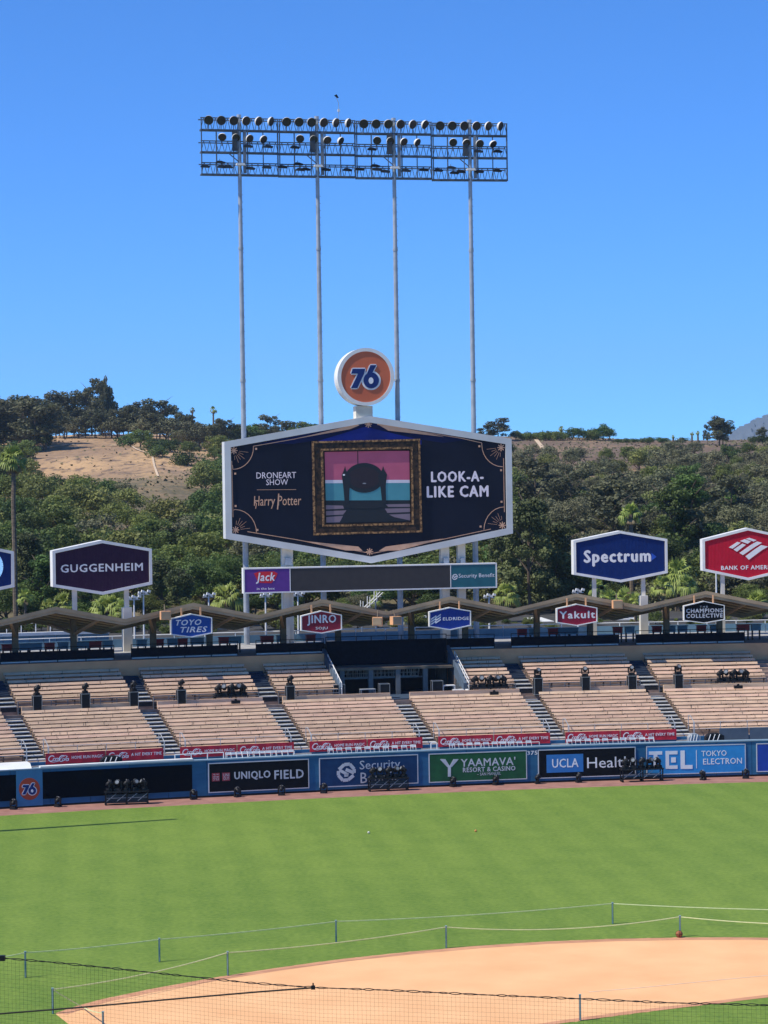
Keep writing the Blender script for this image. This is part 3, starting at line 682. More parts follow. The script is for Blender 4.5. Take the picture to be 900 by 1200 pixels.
for (a0, z0), (a1, z1) in zip(fold[:-1], fold[1:]):
    def quad(v0, v1, t0, t1, ov=0):                # a folded bar between the two fold lines
        P = []
        for a, z in ((a0, z0), (a1, z1)):
            P += [rp(a, v0, z+t0), rp(a, v1, z+t0), rp(a, v1, z+t1), rp(a, v0, z+t1)]
        return MB().add(P, [(0, 1, 2, 3), (7, 6, 5, 4), (0, 4, 5, 1), (1, 5, 6, 2), (2, 6, 7, 3), (3, 7, 4, 0)])
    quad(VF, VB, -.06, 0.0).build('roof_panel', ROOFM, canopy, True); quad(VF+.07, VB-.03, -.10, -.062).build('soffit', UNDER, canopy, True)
    quad(VF-.10, VF-.002, -.20, .05).build('fascia', ROOFM, canopy, True)
    quad(VF-.04, VF+.06, -.40, -.202).build('fascia', ROOFM, canopy, True)
    for q, v in enumerate((VF+1.6, VF+3.3, VF+5.0, VF+6.7, VF+8.4)): quad(v, v+.10, -.22, -.102).build('purlin', ROOFM, canopy, True)
    quad(VB-.02, VB+.10, -.34, .02).build('fascia', ROOFM, canopy, True)
cl = pick(17.6, 740, 22)[0]-pa[2]; cr_ = pick(86, 740, 22)[0]-pa[2]
for i, p in enumerate(pa):
    for c_ in (cl, cr_):
        a_ = p+c_; fr = abs(c_)/(bay/2); zr = zp+(zv-zp)*fr - DB*(22-VF)/(VB-VF)-.1
        M = frame(a_, 22, CZ); M2 = rootmat(canopy).inverted() @ M
        g = MB().box(-.20, .20, -.25, .25, 0, zr-CZ+.0); g.v = [tuple(M2 @ Vector(q)) for q in g.v]; g.build('column', ROOFD, canopy)
        s_ = 1 if c_ > 0 else -1
        g = MB(); g.tube(W(a_, 21.9, zr-1.1), rp(a_+s_*.9, VF+.5, zp+(zv-zp)*min(1, (abs(c_+s_*.9)/(bay/2)))-.32), .13, 4); g.build('brace', ROOFM, canopy, True)
        g = MB(); g.tube(W(a_, 22.1, zr-1.0), rp(a_-s_*.8, VB-.6, zp+(zv-zp)*max(0, (abs(c_-s_*.8)/(bay/2)))-.32), .12, 4); g.build('brace', ROOFM, canopy, True)
# speaker boxes under the eave
for x, y, lab in ((193.5, 721, 'tan speaker box under the eave left of the small blue tyre sign'), (442, 728, 'tan speaker box under the middle valley of the roof, left one'), (463.5, 727, 'tan speaker box under the middle valley of the roof, right one'), (723, 708, 'tan speaker box under the eave right of the crimson sign')):
    a_, z_ = pick(x, y, VF-.5); M = frame(a_, VF-.6, z_, random.choice((-.3, .3)) if 440 < x < 470 else 0); t = thing('speaker_box', lab, 'speaker', M)
    MB().prism([(-.36, -.30), (.36, -.34), (.36, .30), (-.36, .30)], -.22, .25).build('housing', TANW, t); MB().box(-.31, .31, -.24, -.221, -.25, .25).build('grille', ROOFM, t)
    MB().tube((0, .1, .3), (0, .4, .75), .04, 5).build('bracket', ROOFD, t)

# ------------------------------------------------------------ windscreens, barriers and concourse clutter
segs = [(AIS[0]+.6, AIS[1]-.75, 'at the left edge'), (AIS[1]+.6-.0, AIS[2]-.75, 'under the purple sign'), (AIS[2]+.35, AIS[3]-.85, 'below the blue tyre sign'), (AIS[3]+.35, PIT0-.1, 'below the red soju sign'), (PIT1+.05, AIS[5]-.8, 'right of the sunken bar'), (AIS[5]+.35, AIS[6]-.8, 'below the crimson sign'), (AIS[6]+.35, AIS[7]-.8, 'below the black hexagonal sign')]
for a0, a1, wh in segs:
    t = thing('windscreen_fence', 'navy cloth windscreen fence along the top of the stand '+wh, 'fence', W((a0+a1)/2, 20.2, CZ), 'navy windscreens along the top of the stand')
    MB().slab(a0, a1, 20.18, 20.21, CZ+.17, CZ+.80).build('cloth', NAVY, t, True)
    n = max(1, int((a1-a0)/1.5))
    for k in range(n+1): MB().tube(W(a0+(a1-a0)*k/n, 20.25, CZ), W(a0+(a1-a0)*k/n, 20.25, CZ+1.08), .03, 5).build('post', BLACK, t, True)
    MB().path([W(a0+(a1-a0)*k/n, 20.25, CZ+1.06) for k in range(n+1)], .025, 5).build('rail', BLACK, t, True)
    MB().slab(a0, a1, 20.3, 20.36, CZ+.04, CZ+.12).build('kerb', WHITE, t, True)
t = thing('windscreen_fence', 'tall navy windscreen above the opening of the sunken bar', 'fence', W((PIT0+PIT1)/2, 19.9, 6.4))
MB().slab(PIT0+.02, PIT1-.02, 19.9, 19.95, 6.62, 8.42).build('cloth', NAVY, t, True)
MB().slab(PIT0, PIT1, 19.85, 20.15, 6.42, 6.60).build('beam', ROOFD, t, True)
for k in range(9): MB().tube(W(PIT0+(PIT1-PIT0)*k/8, 20.0, 6.6), W(PIT0+(PIT1-PIT0)*k/8, 20.0, 8.75), .035, 5).build('post', BLACK, t, True)
MB().path([W(PIT0+(PIT1-PIT0)*k/8, 20.0, 8.72) for k in range(9)], .03, 5).build('rail', BLACK, t, True)
# inside the bar
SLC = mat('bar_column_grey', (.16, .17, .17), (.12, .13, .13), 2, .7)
for x in (400.5, 434, 466, 498): 
    a_ = pick(x, 790, 17.5)[0]; o = MB().slab(a_-.15, a_+.15, 17.3, 17.6, 4.6, 6.62).build('bar_column', SLC); tag(o, 'grey post of the sunken bar, %s from the left' % {400.5: 'first', 434: 'second', 466: 'third', 498: 'fourth'}[x], 'column')
o = MB().slab(PIT0+.1, PIT1-.1, 17.25, 17.65, 6.42, 6.60).build('bar_lintel', ROOFD); tag(o, 'brown beam across the front of the sunken bar', 'beam')
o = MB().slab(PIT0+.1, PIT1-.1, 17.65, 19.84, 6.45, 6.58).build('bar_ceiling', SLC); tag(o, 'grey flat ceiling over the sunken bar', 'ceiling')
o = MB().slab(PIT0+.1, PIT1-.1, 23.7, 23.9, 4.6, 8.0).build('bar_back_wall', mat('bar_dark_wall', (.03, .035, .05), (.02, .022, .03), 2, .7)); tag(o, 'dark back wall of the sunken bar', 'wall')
t = thing('bar_counter', 'long dark bar counter inside the sunken bar', 'counter', W((PIT0+PIT1)/2, 20.5, 4.6))
MB().slab(PIT0+.8, PIT1-1.6, 20.4, 21.0, 4.6, 5.55).build('front', NAVY, t, True); MB().slab(PIT0+.7, PIT1-1.5, 20.3, 21.1, 5.55, 5.62).build('top', STEEL, t, True)
NT_S = nth + ['fifteenth', 'sixteenth', 'seventeenth', 'eighteenth', 'nineteenth', 'twentieth', 'twenty-first', 'twenty-second']
for k in range(22):                                # white stools set upside down on the counter
    a_ = PIT0+.9+(PIT1-PIT0-2.8)*k/21; M = frame(a_, 20.7, 5.62, random.uniform(-.4, .4))
    if k == 0:
        bs = thing('bar_stool', '', 'stool'); MB().box(-.16, .16, -.16, .16, .0, .04).build('seat', WHITE, bs)
        for sx_ in (-.14, .14):
            for sy_ in (-.14, .14): MB().tube((sx_, sy_, .04), (sx_*1.3, sy_*1.3, .62), .018, 4).build('leg', WHITE, bs)
        MB().box(-.17, .17, -.17, -.15, .28, .32).build('foot_bar', WHITE, bs)
    instance(bs, 'bar_stool', M, 'white stool upturned on the bar counter, %s from the left' % NT_S[k], 'stool', 'white stools upturned on the bar counter')
# white railing wall to the right of the bar and the steps' rail to the left
t = thing('ramp_railing', 'white sloping railing wall at the right side of the sunken bar', 'railing', W(PIT1+.3, 14, 4.9))
g = MB(); p0, p1 = PIT1+.10, PIT1+.30
q = [(13.6, 4.5), (18.6, 6.15), (18.6, 6.5), (13.6, 5.0)]; vs = [W(p0, v, z) for v, z in q]+[W(p1, v, z) for v, z in q]
g.add(vs, [(3, 2, 1, 0), (4, 5, 6, 7), (0, 1, 5, 4), (1, 2, 6, 5), (2, 3, 7, 6), (3, 0, 4, 7)]).build('kerb_wall', WHITE, t, True)
for k in range(8): MB().tube(W(p1, 13.7+.7*k, 4.95+.24*k), W(p1, 13.7+.7*k, 5.85+.24*k), .03, 5).build('baluster', WHITE, t, True)
for dz_ in (.3, .6, .9): MB().tube(W(p1, 13.7, 4.95+dz_), W(p1, 18.6, 6.63+dz_), .03, 5).build('rail', WHITE, t, True)
t = thing('ramp_railing', 'white sloping railing at the left side of the sunken bar', 'railing', W(PIT0-.2, 14, 4.9))
for k in range(8): MB().tube(W(PIT0-.1, 13.9+.7*k, 4.95+.24*k), W(PIT0-.1, 13.9+.7*k, 5.85+.24*k), .025, 5).build('baluster', WHITE, t, True)
for dz_ in (.45, .9): MB().tube(W(PIT0-.1, 13.9, 4.95+dz_), W(PIT0-.1, 18.8, 6.63+dz_), .035, 5).build('rail', WHITE, t, True)
# barrier of blue boards at the back of the concourse, with red and blue counters in front
BB = mat('pale_blue_board', (.17, .30, .38), (.12, .23, .30), 1.0, .6); RB = mat('red_counter_paint', (.42, .03, .04), (.33, .025, .03), 1.5, .5)
bar = thing('blue_barrier', 'long pale blue board barrier at the back of the concourse', 'barrier', W(0, 32, CZ))
xsb = np.arange(-38, 38.1, 2.0)
for i in range(len(xsb)-1):
    MB().slab(xsb[i]+.03, xsb[i+1]-.03, 32, 32.08, CZ+.1, CZ+.72).build('board', BB, bar, True)
    MB().tube(W(xsb[i], 32.1, CZ), W(xsb[i], 32.1, CZ+1.0), .04, 5).build('post', WHITE, bar, True)
MB().path([W(a, 32.1, CZ+.97) for a in np.arange(-38, 38.1, 4)], .035, 5).build('rail', WHITE, bar, True)
def counter(a_, v, m, lab, wd_=.9):
    t = thing('drink_counter', lab, 'counter', frame(a_, v, CZ), 'red and blue counters on the concourse')
    MB().box(-wd_/2, wd_/2, -.2, .2, .72, 1.14).build('box', m, t); MB().box(-wd_/2-.05, wd_/2+.05, -.26, .26, 1.14, 1.19).build('top', m, t)
    for q in (-1, 1): MB().box(q*wd_*.4-.04, q*wd_*.4+.04, -.15, .15, 0, .72).build('leg', BLACK, t)
xc = [(8, 1), (28, 0), (41, 0), (58, 1), (74, 0), (97, 0), (111, 1), (126, 0), (166, 0), (186, 1), (202, 0), (214, 1), (231, 0), (262, 1), (275, 0), (313, 1), (330, 0), (364, 1), (612, 1), (626, 0), (648, 1), (661, 0), (672, 0), (724, 1), (738, 0), (770, 1), (786, 0), (800, 0), (822, 1), (838, 0), (871, 1), (886, 0)]
ci = {0: 0, 1: 0}
NT_ = nth + ['fifteenth', 'sixteenth', 'seventeenth', 'eighteenth', 'nineteenth', 'twentieth']
for x, r_ in xc:
    a_ = pick(x, 757, 23.5)[0]; counter(a_, 23.5, RB if r_ else BB, '%s counter on the concourse, %s %s one from the left' % (('pale blue', 'red')[r_], NT_[ci[r_]], ('blue', 'red')[r_]), .95 if x % 2 else .7); ci[r_] += 1

# ============================================================ HEXAGONAL SIGNS
def hexsign(lab, L, R, top, bot, sl_, sr_, v, thick, color, frame_w, ribs=True, dyaw=0.0, name='hexagonal_sign', fm=WHITE, z0=CZ):
    """L,R photo x of the front face's ends; top/bot apex y; sl_/sr_ (top,bottom) y of the left and right corners"""
    xm = (L+R)/2; a_ = pick(xm, (top+bot)/2, v)[0]; M = frame(a_, v, 0, dyaw); z_ = z0; 
    M = frame(a_, v, z_, dyaw)
    t = thing(name, lab, 'sign', M)
    tl = onplane(L, sl_[0], M); bl = onplane(L, sl_[1], M); tr = onplane(R, sr_[0], M); br = onplane(R, sr_[1], M)
    x0 = (tl[0]+bl[0])/2; x1 = (tr[0]+br[0])/2; xc_ = (x0+x1)/2; zt = (tl[1]+tr[1])/2; zb = (bl[1]+br[1])/2
    zT = onplane(xm, top, M)[1]; zB = onplane(xm, bot, M)[1]
    hexp = [(x0, zb), (xc_, zB), (x1, zb), (x1, zt), (xc_, zT), (x0, zt)]
    MB().prism([(x*.999+xc_*.001, z) for x, z in hexp], .02, thick).build('casing', fm, t)
    fw = frame_w; inn = []
    sx_ = (x1-x0)/2; k = (sx_-fw)/sx_
    zti = zt-fw*.55-(zT-zt)*(0); 
    sT = (zT-zt)/sx_; sB = (zb-zB)/sx_
    cT = fw*math.sqrt(1+sT*sT); cB = fw*math.sqrt(1+sB*sB)
    inn = [(x0+fw, zb-fw*sB+cB), (xc_, zB+cB), (x1-fw, zb-fw*sB+cB), (x1-fw, zt+fw*sT-cT), (xc_, zT-cT), (x0+fw, zt+fw*sT-cT)]
    for i in range(6):
        j = (i+1) % 6; MB().prism([hexp[i], hexp[j], inn[j], inn[i]], -.10, .021).build('frame_side', fm, t)
    if ribs:
        g = MB(); nr = int((inn[2][0]-inn[0][0])/.11); xs_ = np.linspace(inn[0][0], inn[2][0], nr+1)
        def zt_(x): return zT-cT-sT*abs(x-xc_)
        def zb_(x): return zB+cB+sB*abs(x-xc_)
        for i in range(nr):
            xa, xb = xs_[i], xs_[i+1]; xm_ = xa+(xb-xa)*.62
            g.add([(xa, -.01, zb_(xa)), (xm_, -.01, zb_(xm_)), (xm_, -.01, zt_(xm_)), (xa, -.01, zt_(xa))], [(0, 1, 2, 3)])
            g.add([(xm_, -.01, zb_(xm_)), (xm_+.01, .018, zb_(xm_)), (xm_+.01, .018, zt_(xm_)), (xm_, -.01, zt_(xm_))], [(0, 1, 2, 3)])
            g.add([(xm_+.01, .018, zb_(xm_)), (xb, .018, zb_(xb)), (xb, .018, zt_(xb)), (xm_+.01, .018, zt_(xm_))], [(0, 1, 2, 3)])
            g.add([(xb, .018, zb_(xb)), (xb, -.01, zb_(xb)), (xb, -.01, zt_(xb)), (xb, .018, zt_(xb))], [(0, 1, 2, 3)])
        g.build('corrugated_face', color, t)
    else: MB().prism([(x, z) for x, z in inn], .0, .022).build('face', color, t)
    return t, M, -.012, hexp, inn
PUR = mat('dark_purple_face', (.045, .017, .050), (.036, .013, .042), 2, .6, spec=.12)
SBL = mat('dark_blue_face', (.008, .032, .17), (.007, .027, .145), 2, .6, spec=.12)
CRI = mat('crimson_face', (.60, .016, .045), (.54, .014, .04), 2, .6, spec=.12)
def legs(t, M, xs_, thick, ztop, r, base=None, m=CREAM):
    for i, x in enumerate(xs_):
        MB().box(x-r, x+r, .1, .1+2*r, 0, ztop).build('post', m, t)
        if base and i in base: MB().box(x-r*2, x+r*2, -.1, .1+3*r, 0, base[i]).build('post_base', m, t)
VS = 28.5
S = hexsign('dark purple hexagonal sign reading GUGGENHEIM on two pale posts', 61.5, 178, 633, 697, (645.5, 688), (643, 684.5), VS, 1.15, PUR, .22)
T('GUGGENHEIM', 71, 167.5, 660.5, 670, S, LETTER, bold=.035)
legs(S[0], S[1], [onplane(88, 700, S[1])[0], onplane(149, 700, S[1])[0]], 1, S[3][0][1]+.25, .17, {1: onplane(149, 712, S[1])[1]})
S = hexsign('navy hexagonal sign cut by the left edge with part of a glowing ring', -100, 16.5, 634, 700, (648, 692), (647, 687), VS, 1.1, SBL, .22)
g = MB(); strokes(ell(-10.5, 664, 12, 15, 20), .28, S[1], -.012, -.05, g, True); g.build('ring_emblem', mat('glowing_ring', (.35, .65, .95), (.3, .6, .9), 2, .4, emit=.5), S[0])
legs(S[0], S[1], [onplane(-70, 700, S[1])[0], onplane(-14, 700, S[1])[0]], 1, S[3][0][1]+.25, .17)
S = hexsign('dark blue hexagonal sign reading Spectrum on two pale posts', 672, 782, 622, 682.5, (634, 675), (631, 670), VS, .95, SBL, .20)
T('Spectrum', 684, 763, 644, 663.5, S, LETTER, bold=.05)
g = MB(); g.prism(ppoly([(763.5, 648), (769.5, 652.5), (763.5, 657)], S[1], -.012), -.03, -.012); g.build('arrow', mat('arrow_blue', (.02, .10, .55), (.02, .08, .45), 2, .5), S[0])
legs(S[0], S[1], [onplane(697, 690, S[1])[0], onplane(754.5, 690, S[1])[0]], 1, S[3][0][1]+.25, .15, {1: onplane(754, 698, S[1])[1]})
S = hexsign('bright red hexagonal sign with white striped flag emblem at the right edge', 823, 930, 618.5, 680, (632.5, 669), (630, 667), VS, .95, CRI, .20)
T('BANK OF AMERICA', 845, 912, 662.5, 667.5, S, LETTER, bold=.045)
g = MB()
for k, p in enumerate(([(854, 641.5), (864, 635), (868, 636), (858.5, 643)], [(859.5, 644), (870, 637), (874, 638.5), (863.5, 646.5)], [(866.5, 648), (880, 638.5), (887, 634.5), (893, 636), (886, 640), (870.5, 650.5)], [(873.5, 652), (884, 644), (892, 638.8), (900, 640.5), (893, 644.5), (877.5, 656)], [(867, 634), (873, 631.8), (880, 634.5), (876, 637.2)], [(874, 631.5), (878, 630.2), (886.5, 633), (883, 634.6)])):
    g.prism(ppoly(p, S[1], -.012), -.012-.0, -.05-.001*k)
g.build('flag_emblem', LETTER, S[0])
legs(S[0], S[1], [onplane(847.5, 690, S[1])[0], onplane(905, 690, S[1])[0]], 1, S[3][0][1]+.25, .15)
# the five small signs hanging from the eave
def hang(S):
    t, M, off, hp, inn = S; w_ = hp[2][0]-hp[0][0]
    for q in (.27, .73):
        x = hp[0][0]+w_*q; MB().box(x-.05, x+.05, .02, .12, (hp[4][1]+hp[5][1])/2-.05, hp[4][1]+.42).build('hanger', TANW, t)
TY = mat('tyre_sign_blue', (.012, .085, .38), (.010, .07, .33), 2, .5)
S = hexsign('small blue hexagonal sign reading TOYO TIRES hung from the eave', 200, 248.5, 719, 747, (724.5, 744), (724, 742), VF-.4, .3, TY, .07, z0=9.5); hang(S)
T('TOYO', 206, 236, 726, 732.8, S, LETTER, bold=.04, shear=.25); T('TIRES', 211.5, 243, 734.3, 741, S, LETTER, bold=.04, shear=.25)
S = hexsign('small dark red hexagonal sign reading JINRO SOJU hung from the eave', 352.5, 400.5, 715.5, 742.5, (721.5, 739.5), (720.5, 737.5), VF-.4, .3, mat('dark_red_face', (.30, .018, .045), (.26, .015, .04), 2, .5), .07, z0=9.5); hang(S)
T('JINRO', 360, 394, 720.5, 733, S, LETTER, bold=.03); T('SOJU', 370, 384, 734.5, 738.5, S, LETTER, bold=.02)
S = hexsign('small royal blue hexagonal sign reading ELDRIDGE hung from the eave', 502.7, 551.8, 711.5, 738.5, (716.5, 734.5), (716, 733), VF-.4, .3, mat('royal_blue_face', (.015, .05, .33), (.012, .042, .28), 2, .5), .07, z0=9.5); hang(S)
T('ELDRIDGE', 519, 549.5, 723, 726.8, S, LETTER, bold=.03)
g = MB()
for k in range(3): g.prism(ppoly([(505, 725+2.9*k), (511, 721+2.9*k), (511.5, 722.8+2.9*k), (516.5, 719.3+2.9*k), (516.5, 721+2.9*k), (510.5, 725+2.9*k), (510, 723.4+2.9*k), (505, 726.8+2.9*k)], S[1], -.012), -.012, -.03)
g.build('wave_emblem', LETTER, S[0])
S = hexsign('small crimson hexagonal sign reading Yakult hung from the eave', 652, 699.8, 707.5, 733.5, (713, 729.5), (712, 729), VF-.4, .3, mat('crimson_small_face', (.36, .015, .05), (.32, .012, .045), 2, .5), .07, z0=9.5); hang(S)
T('Yakult', 655.5, 697.5, 716, 724.8, S, LETTER, bold=.055)
S = hexsign('small black hexagonal sign reading THE CHAMPIONS COLLECTIVE hung from the eave', 801, 849, 704.2, 730.5, (710, 727.5), (709, 726), VF-.4, .3, BLK, .06, z0=9.5); hang(S)
T('THE', 820, 829.5, 710, 712, S, LETTER, bold=.02, space=1.5); T('CHAMPIONS', 804, 847, 713, 718, S, LETG, bold=.06); T('COLLECTIVE', 804, 847, 719, 724, S, LETG, bold=.06)

# ============================================================ VIDEO BOARD
VV = 30.0
SCRN = mat('dark_led_screen', (.008, .011, .024), (.006, .008, .018), .4, .6, emit=.2, spec=.08)
S = hexsign('huge hexagonal video board with ornate gold picture frame and LOOK-A-LIKE CAM', 263.5, 600, 487.5, 660, (519, 632.2), (512.9, 624.5), VV, 1.45, SCRN, .50, ribs=False, name='video_board', fm=mat('board_casing', (.66, .67, .66), (.58, .59, .58), .6, .5))
vb, VM, voff, VH, VIN = S; VO = -.004
def poly(name, pts, m, off, parent=vb, M=VM, th=.006): return MB().prism(ppoly(pts, M, off), off-th, off).build(name, m, parent)
DBL = mat('screen_deep_blue', (.006, .010, .055), (.005, .008, .032), .25, .6, emit=.25, spec=.08)
poly('blue_glow', [(300, 520), (432, 494), (560, 514), (520, 519), (432, 506), (345, 520)], DBL, VO)
poly('blue_glow', [(372, 517), (428, 500), (494, 516), (494, 521), (372, 521)], mat('screen_royal_blue', (.007, .016, .16), (.006, .012, .10), .4, .6, emit=.3, spec=.08), VO-.008)
LTS = mat('screen_white_letters', (.72, .66, .74), (.66, .60, .68), 2, .5, emit=.12)
GLDS = mat('screen_gold', (.62, .38, .26), (.55, .32, .21), 2, .5, emit=.08)
SV = (vb, VM, VO-.006)
T('LOOK-A-', 505, 566.8, 552, 564.8, SV, LTS, bold=.055); T('LIKE CAM', 500, 572.6, 569, 582.8, SV, LTS, bold=.055)
T('DRONEART', 300.5, 347, 553.3, 560.6, SV, LTS, bold=.0); T('SHOW', 312, 337.5, 561.6, 568.4, SV, LTS, bold=.0)
T('Harry Potter', 297.5, 353, 581, 596, SV, GLDS, bold=-.01, shear=.08)
g = MB()
for p, w_ in (([(298, 588), (300.5, 590), (299.5, 596)], .06), ([(326.6, 578.5), (325.2, 597)], .09)): strokes(p, w_, VM, VO-.02, VO-.028, g)
strokes([(301, 574), (347, 573.7)], .03, VM, VO-.006, VO-.012, g)
g.build('lettering_flourish', GLDS, vb)
# gold double lines, arcs and stars of the screen's ornament
g = MB(); k = 0
def ln(p, w_=.05):
    global k
    k += 1; strokes(p, w_, VM, VO-.009-.0007*k, VO-.016-.0007*k, g)
ln([(296.5, 523), (345, 514.5), (418, 498.5)]); ln([(442, 497.5), (540, 513.5), (564.5, 519)])
ln([(296.5, 523.5)]+[(x, y) for x, y in ell(273, 524, 24, 26, 8, 0, math.pi/2)]+[(272.3, 545)]); ln([(271.5, 540), (273, 606)])
ln([(273.5, 598)]+[(275+25.5*math.sin(q), 624-27*math.cos(q)) for q in np.linspace(0, math.pi/2, 8)])
ln([(290, 623), (345, 632), (432, 648)]); ln([(436, 648.5), (500, 636), (575, 620)])
ln([(564.5, 519)]+[(589-24.5*math.cos(q), 521+26*math.sin(q)) for q in np.linspace(0, math.pi/2, 8)]); ln([(590, 537), (591, 600)])
ln([(567, 621)]+[(591-24*math.cos(q), 621-27*math.sin(q)) for q in np.linspace(0, math.pi/2, 8)])
for cx, cy, s_, dirs in ((274, 528, 4.3, (1, 1)), (276, 621, 4.3, (1, -1)), (587, 524.5, 4.3, (-1, 1)), (588.5, 615.5, 4.3, (-1, -1)), (431.5, 497, 4.2, None), (433, 646.5, 4.2, None)):
    for q in range(4):
        t_ = q*math.pi/4; ln([(cx-s_*math.cos(t_), cy-s_*math.sin(t_)), (cx+s_*math.cos(t_), cy+s_*math.sin(t_))], .075)
    if dirs:
        for q in range(6):
            t_ = .12+q*.27; r0_, r1_ = 6, (17, 12, 16, 13, 15, 11)[q]; ln([(cx+dirs[0]*r0_*math.cos(t_), cy+dirs[1]*r0_*math.sin(t_)), (cx+dirs[0]*r1_*math.cos(t_), cy+dirs[1]*r1_*math.sin(t_))], .02)
for cx, cy in ((300, 526), (275.5, 555), (276, 593), (301.5, 621), (561.5, 523), (587, 551), (587.5, 588), (563, 617)): ln([(cx-1.1, cy), (cx+1.1, cy)], .15)
g.build('gold_line_ornament', GLDS, vb)
for p in ([(344, 514.8), (418.5, 496.8), (421, 498.5), (410, 503)], [(441.5, 496.6), (450, 496.5), (521, 512), (455, 504.5)], [(352, 633.5), (420, 640.5), (425, 645.5), (405, 645)], [(444, 645.5), (452, 640.5), (520, 631), (468, 645)]): poly('gold_blade', p, GLDS, VO-.035)
# the framed picture
GF = mat('carved_gold_frame', (.060, .032, .016), (.008, .006, .005), 3.4, .6, bump=1.0, detail=15, emit=.05, contrast=(.38, .66), stretch=(1, 1, 1))
GILT = mat('gilt_moulding', (.40, .22, .09), (.09, .045, .02), 5.0, .5, detail=10, emit=.05, contrast=(.42, .60))
fo = [(365, 517), (492.5, 514), (495, 624), (367, 627.5)]; fi = [(379.5, 529), (480.5, 527), (481.5, 611.5), (381.5, 614)]
for q in range(4):
    r_ = (q+1) % 4; n_ = 9; pts = []
    for s_ in range(n_+1):                          # scalloped outer edge
        t_ = s_/n_; w_ = (1.6 if s_ % 2 else 0) if 0 < s_ < n_ else 0
        x = fo[q][0]*(1-t_)+fo[r_][0]*t_; y = fo[q][1]*(1-t_)+fo[r_][1]*t_; cx, cy = 430, 571; d_ = math.hypot(x-cx, y-cy); pts.append((x+(cx-x)/d_*w_, y+(cy-y)/d_*w_))
    poly('carved_frame', pts+[fi[r_], fi[q]], GF, VO-.05-.002*q, th=.09)
    for f0, f1 in ((.02, .20), (.74, .92)):        # two narrow gilded mouldings
        mz = lambda c_, f_: (fo[c_][0]*(1-f_)+fi[c_][0]*f_, fo[c_][1]*(1-f_)+fi[c_][1]*f_)
        poly('gilt_moulding', [mz(q, f0), mz(r_, f0), mz(r_, f1), mz(q, f1)], GILT, VO-.142-.002*q, th=.02)
    poly('frame_slip', [fi[q], fi[r_], (fi[r_][0]*.985+430*.015, fi[r_][1]*.985+571*.015), (fi[q][0]*.985+430*.015, fi[q][1]*.985+571*.015)], BLK, VO-.06, th=.03)
def sc(nm, c): return mat(nm, c, tuple(x*.9 for x in c), 1, .5, emit=.1)
def q_(x0, x1, y0, y1): return [(x0, y0), (x1, y0-.2), (x1, y1-.4), (x0, y1)]
poly('picture_sky', q_(380, 481, 528.5, 563), sc('picture_pink', (.46, .10, .18)), VO-.010)
poly('picture_stripe', q_(380.2, 481, 562.5, 566.3), sc('picture_white', (.62, .60, .70)), VO-.018)
poly('picture_sea', q_(380.2, 481, 565, 586.5), sc('picture_teal', (.07, .26, .32)), VO-.014)
DK = sc('picture_dark', (.016, .020, .028)); PL = sc('picture_mauve', (.20, .155, .20))
poly('picture_floor', q_(380.5, 481.5, 586, 613), DK, VO-.012)
for p in ([(381, 592), (402, 592.5), (403, 596), (381, 597)], [(382, 599), (406, 598), (402, 603), (382, 604)], [(382, 606), (402, 604.5), (398, 612), (382, 612.5)], [(452, 591), (480, 590.5), (481, 594), (455, 594)], [(451, 596), (481, 595.5), (481, 600), (454, 601)], [(456, 603), (481, 602), (481, 610), (462, 606)]): poly('picture_ripple', p, PL, VO-.016)
poly('picture_figure', ell(427, 560, 22.5, 17.5, 34), DK, VO-.030)
poly('picture_figure', ell(427, 592, 25, 4, 24), DK, VO-.033)
poly('picture_figure', ell(427, 560, 19, 12.5, 26), sc('picture_dark_maroon', (.026, .018, .026)), VO-.037)
for p in ([(403, 551), (404.5, 546), (405.5, 551), (411, 560), (409.5, 575), (409, 590), (404, 590), (402.5, 572), (400.5, 557)], [(449, 546), (447.5, 551), (443, 558), (446, 572), (448, 590), (452.5, 590), (452, 570), (453.5, 556), (450.5, 551)]): poly('picture_figure', p, DK, VO-.044)
poly('picture_line', [(418.7, 528.5), (419.7, 528.5), (419.9, 545), (418.9, 545)], DK, VO-.022)
poly('picture_glint', ell(403, 556.5, 1.4, 1.0, 8), sc('picture_glint_white', (.8, .82, .85)), VO-.052); poly('picture_glint', ell(427, 566.5, 2.2, .7, 8), sc('picture_glint_grey', (.3, .32, .38)), VO-.046)
# supports of the board
for x, w_ in ((339, .42), (524, .34), (543.5, .30)):
    xx = onplane(x, 700, VM)[0]; MB().box(xx-w_, xx+w_, .5, .5+2*w_, 0, (VIN[0][1]+VIN[1][1])/2+.5).build('support_column', CREAM, vb)
    MB().box(xx-w_*.6, xx+w_*.6, .1, .49, onplane(x, 662, VM)[1], onplane(x, 654, VM)[1]).build('junction_box', STEEL, vb)
# round sign on top
M = frame(pick(428.9, 441.7, VV)[0], VV, 0); M = frame(pick(428.9, 441.7, VV)[0], VV, onplane(428, 487, M)[1])
ball = thing('round_sign', 'round orange sign with figures 76 on a short white stem above the video board', 'sign', M)
MB().prism(ppoly(ell(428.6, 441.6, 33.2, 33.8, 64), M), 0, 1.5).build('drum', WHITE, ball)
g = MB(); o_ = ppoly(ell(428.6, 441.6, 33.3, 33.9, 64), M); i_ = ppoly(ell(428.6, 441.6, 29.0, 29.8, 64), M)
for q in range(64): r_ = (q+1) % 64; g.prism([o_[q], o_[r_], i_[r_], i_[q]], -.08, .001)
g.build('rim', WHITE, ball)
MB().prism(ppoly(ell(428.6, 441.6, 29.1, 29.9, 48), M), -.02, -.001).build('face', mat('orange_face', (.62, .15, .065), (.58, .135, .06), .8, .4), ball)
seventysix(M, ball, 428.0, 441.0, 14.2, -.022, thick=.03)
